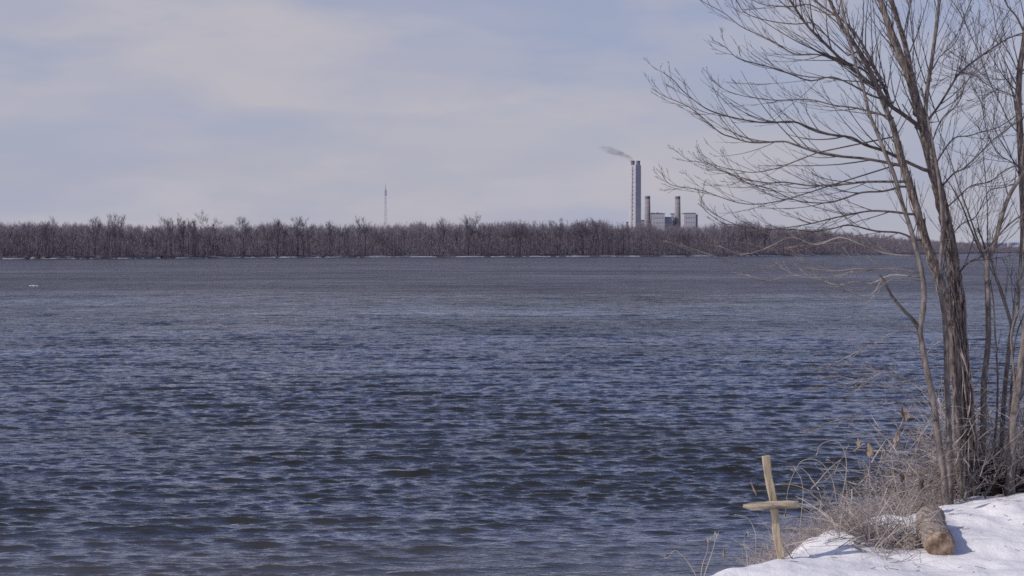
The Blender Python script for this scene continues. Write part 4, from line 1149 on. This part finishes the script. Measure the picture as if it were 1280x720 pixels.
# tall bent weed stalks one can tell apart
STK = [([(1047, 668), (1050, 640), (1054, 615), (1058, 590), (1057, 570), (1051, 556), (1043, 551), (1034, 552), (1026, 556), (1022, 562)], 13.1, 'tall weed stalk right of the cross arching over to the left'),
       ([(1049, 655), (1046, 630), (1042, 605), (1036, 590), (1026, 578), (1015, 574), (1003, 576), (995, 586), (988, 602), (984, 618), (982, 640)], 13.0, 'hooped weed stalk bent down behind the cross'),
       ([(1048, 650), (1035, 638), (1020, 622), (1008, 612), (995, 607), (982, 605), (970, 606)], 12.8, 'pale weed stalk leaning left across the upper part of the cross'),
       ([(1003, 690), (1000, 665), (1002, 640), (1004, 615), (1001, 598), (996, 590)], 12.7, 'upright weed stalk close to the right of the cross'),
       ([(945, 668), (940, 655), (935, 648), (928, 645), (918, 643)], 12.3, 'short drooping weed stalk left of the cross foot'),
       ([(1063, 655), (1060, 625), (1056, 600), (1046, 585), (1040, 578)], 13.3, 'thin weed stalk just right of the tall arching one'),
       ([(879, 724), (884, 708), (889, 694), (893, 680), (894, 674)], 11.5, 'longest of the bare grass stalks left of the cross at the bottom edge'),
       ([(876, 724), (877, 712), (880, 700), (884, 690), (885, 680)], 11.5, 'middle bare grass stalk left of the cross at the bottom edge'),
       ([(872, 724), (866, 712), (858, 700), (850, 692), (844, 688), (838, 692)], 11.5, 'grass stalk bent left at the bottom edge, farthest left'),
       ([(935, 712), (934, 700), (933, 690), (930, 680), (931, 672)], 11.9, 'short stalk between the grass stalks and the cross'),
       ([(1130, 640), (1123, 620), (1117, 590), (1113, 560), (1108, 548), (1097, 541)], 14.0, 'tall pale stalk arching left below the hanging leaves')]
for pp, Y, lab in STK:
    pts = trace(pp, Y, Y, 4)
    g0 = ground_z(pts[0].x, pts[0].y)
    e = empty('weed_stalk', (pts[0].x, pts[0].y, g0)); tag(e, lab, 'weed', 'dry weed stalks by the cross')
    if pts[0].z > g0: pts.insert(0, Vector((pts[0].x, pts[0].y, g0 - .03)))
    mb = MB(); mb.tube(pts, taper(len(pts), .0042, .0020), 5); mb.build('stem', M['straw'], e)
    mb = MB(); q = pts[-1]
    d = (pts[-1] - pts[-3]).normalized()
    for k in range(3):
        dd = (d + Vector((rg.uniform(-.3, .3), 0, rg.uniform(-.5, .1)))).normalized(); s_ = Vector((dd.z, 0, -dd.x)) * .006
        mb.quad(q, q + dd * .03 + s_, q + dd * .07, q + dd * .03 - s_)
    mb.build('seed_head', M['straw'], e, False)

# curled dead leaves hanging from the twigs
LV_ = [(1130, 517, 21, 9, .25, 'largest pale curled leaf, hanging beside the slim sapling'),
       (1086, 563, 19, 9, .05, 'dark curled leaf hanging right of a paler small one over the water'),
       (1073, 554, 12, 6, .1, 'small tan leaf hanging leftmost of the curled leaves over the water'),
       (1121, 548, 22, 12, -.2, 'crumpled brown leaf cluster just below the largest pale leaf'),
       (1107, 566, 12, 5, -.1, 'small dark leaf between the crumpled cluster and the dark curled leaf'),
       (1127, 597, 12, 9, .2, 'tan crumpled leaf low in the brush, left of the dark patch'),
       (1024, 622, 15, 6, 1.1, 'dark twisted leaf right of the crossbar'),
       (1033, 660, 20, 5, -.05, 'long grey leaf hanging over the snow right of the cross'),
       (1045, 664, 18, 6, .05, 'long pale leaf hanging just right of the grey one'),
       (942, 611, 18, 3.5, .4, 'thin pale leaf caught on a stalk left of the cross top'),
       (905, 692, 15, 6, 0, 'curled leaf over the water at the bottom left of the cross'),
       (1151, 606, 18, 11, -.3, 'dark crumpled leaf mass in the brush left of the sapling feet')]
for li, (px, py, h_, w_, tl, lab) in enumerate(LV_):
    Y = 13.6 if px > 1060 else (12.9 if px > 1000 else 12.2)
    c = P(px, py, Y); s_ = Y / F
    e_ = MB(); hh, ww = h_ * s_ / 2, w_ * s_ / 2
    nL = 12
    for blade in range(2 if w_ > 7 else 1):
        o0 = len(e_.v); ya = blade * 1.1 + li
        for i in range(nL):
            t = i / (nL - 1)
            wv = ww * (0.10 + 0.95 * t ** 0.8 * (1 - t ** 4) ) * (1 + .35 * mn.noise(Vector((li * 3.1 + blade, t * 5, 0))))
            cx_ = c.x + tl * (t - .5) * hh * 2 + blade * ww * .5 * t + .35 * ww * mn.noise(Vector((li, t * 3, 7)))
            z_ = c.z + hh - t * 2 * hh * (1 - .2 * blade)
            for k in range(6):
                a = -1.5 + 3.0 * k / 5
                rr = wv * (1 + .35 * mn.noise(Vector((li + k * 1.3, t * 6, blade))))
                e_.v.append(Vector((cx_ + math.sin(a) * rr, c.y + math.cos(a + ya) * rr, z_ + .5 * ww * mn.noise(Vector((k * .9, li, t * 4))))))
        for i in range(nL - 1):
            for k in range(5): e_.q.append((o0 + i * 6 + k, o0 + i * 6 + k + 1, o0 + (i + 1) * 6 + k + 1, o0 + (i + 1) * 6 + k))
    top = Vector((c.x - tl * hh, c.y, c.z + hh))
    e_.tube([top, top + Vector((.012, 0, .03)), top + Vector((.05, .01, .05)), top + Vector((.14, .03, .035))], .0016, 3)
    o = e_.build('dead_leaf', M['leaf'], None, False, loc=tuple(c)); tag(o, lab, 'leaf', 'curled dead leaves caught in the brush')

# leaning dead branch crossing the saplings' feet
for pp, Y, lab in (([(1232, 632), (1232, 618), (1244, 600), (1258, 588), (1272, 576), (1290, 562)], 14.5, 'dead branch leaning up to the right across the foot of the saplings'),
                   ([(1195, 640), (1203, 632), (1213, 600), (1232, 580), (1255, 560), (1278, 540)], 14.4, 'dead branch leaning up to the right, higher than its neighbour'),):
    pts = trace(pp, Y, Y + .1, 4)
    b_ = pts[0].copy(); b_.z = ground_z(b_.x, b_.y)
    mb = MB(); pts.insert(0, b_ - Vector((0, 0, .05))); mb.tube(pts, taper(len(pts), .014, .007), 6, True, .05)
    twigs(mb, pts, .012, .005, rg, 7, 1, .1, .4, .2)
    o = mb.build('dead_branch', M['bark_thin'], None, True, loc=tuple(b_)); tag(o, lab, 'branch')
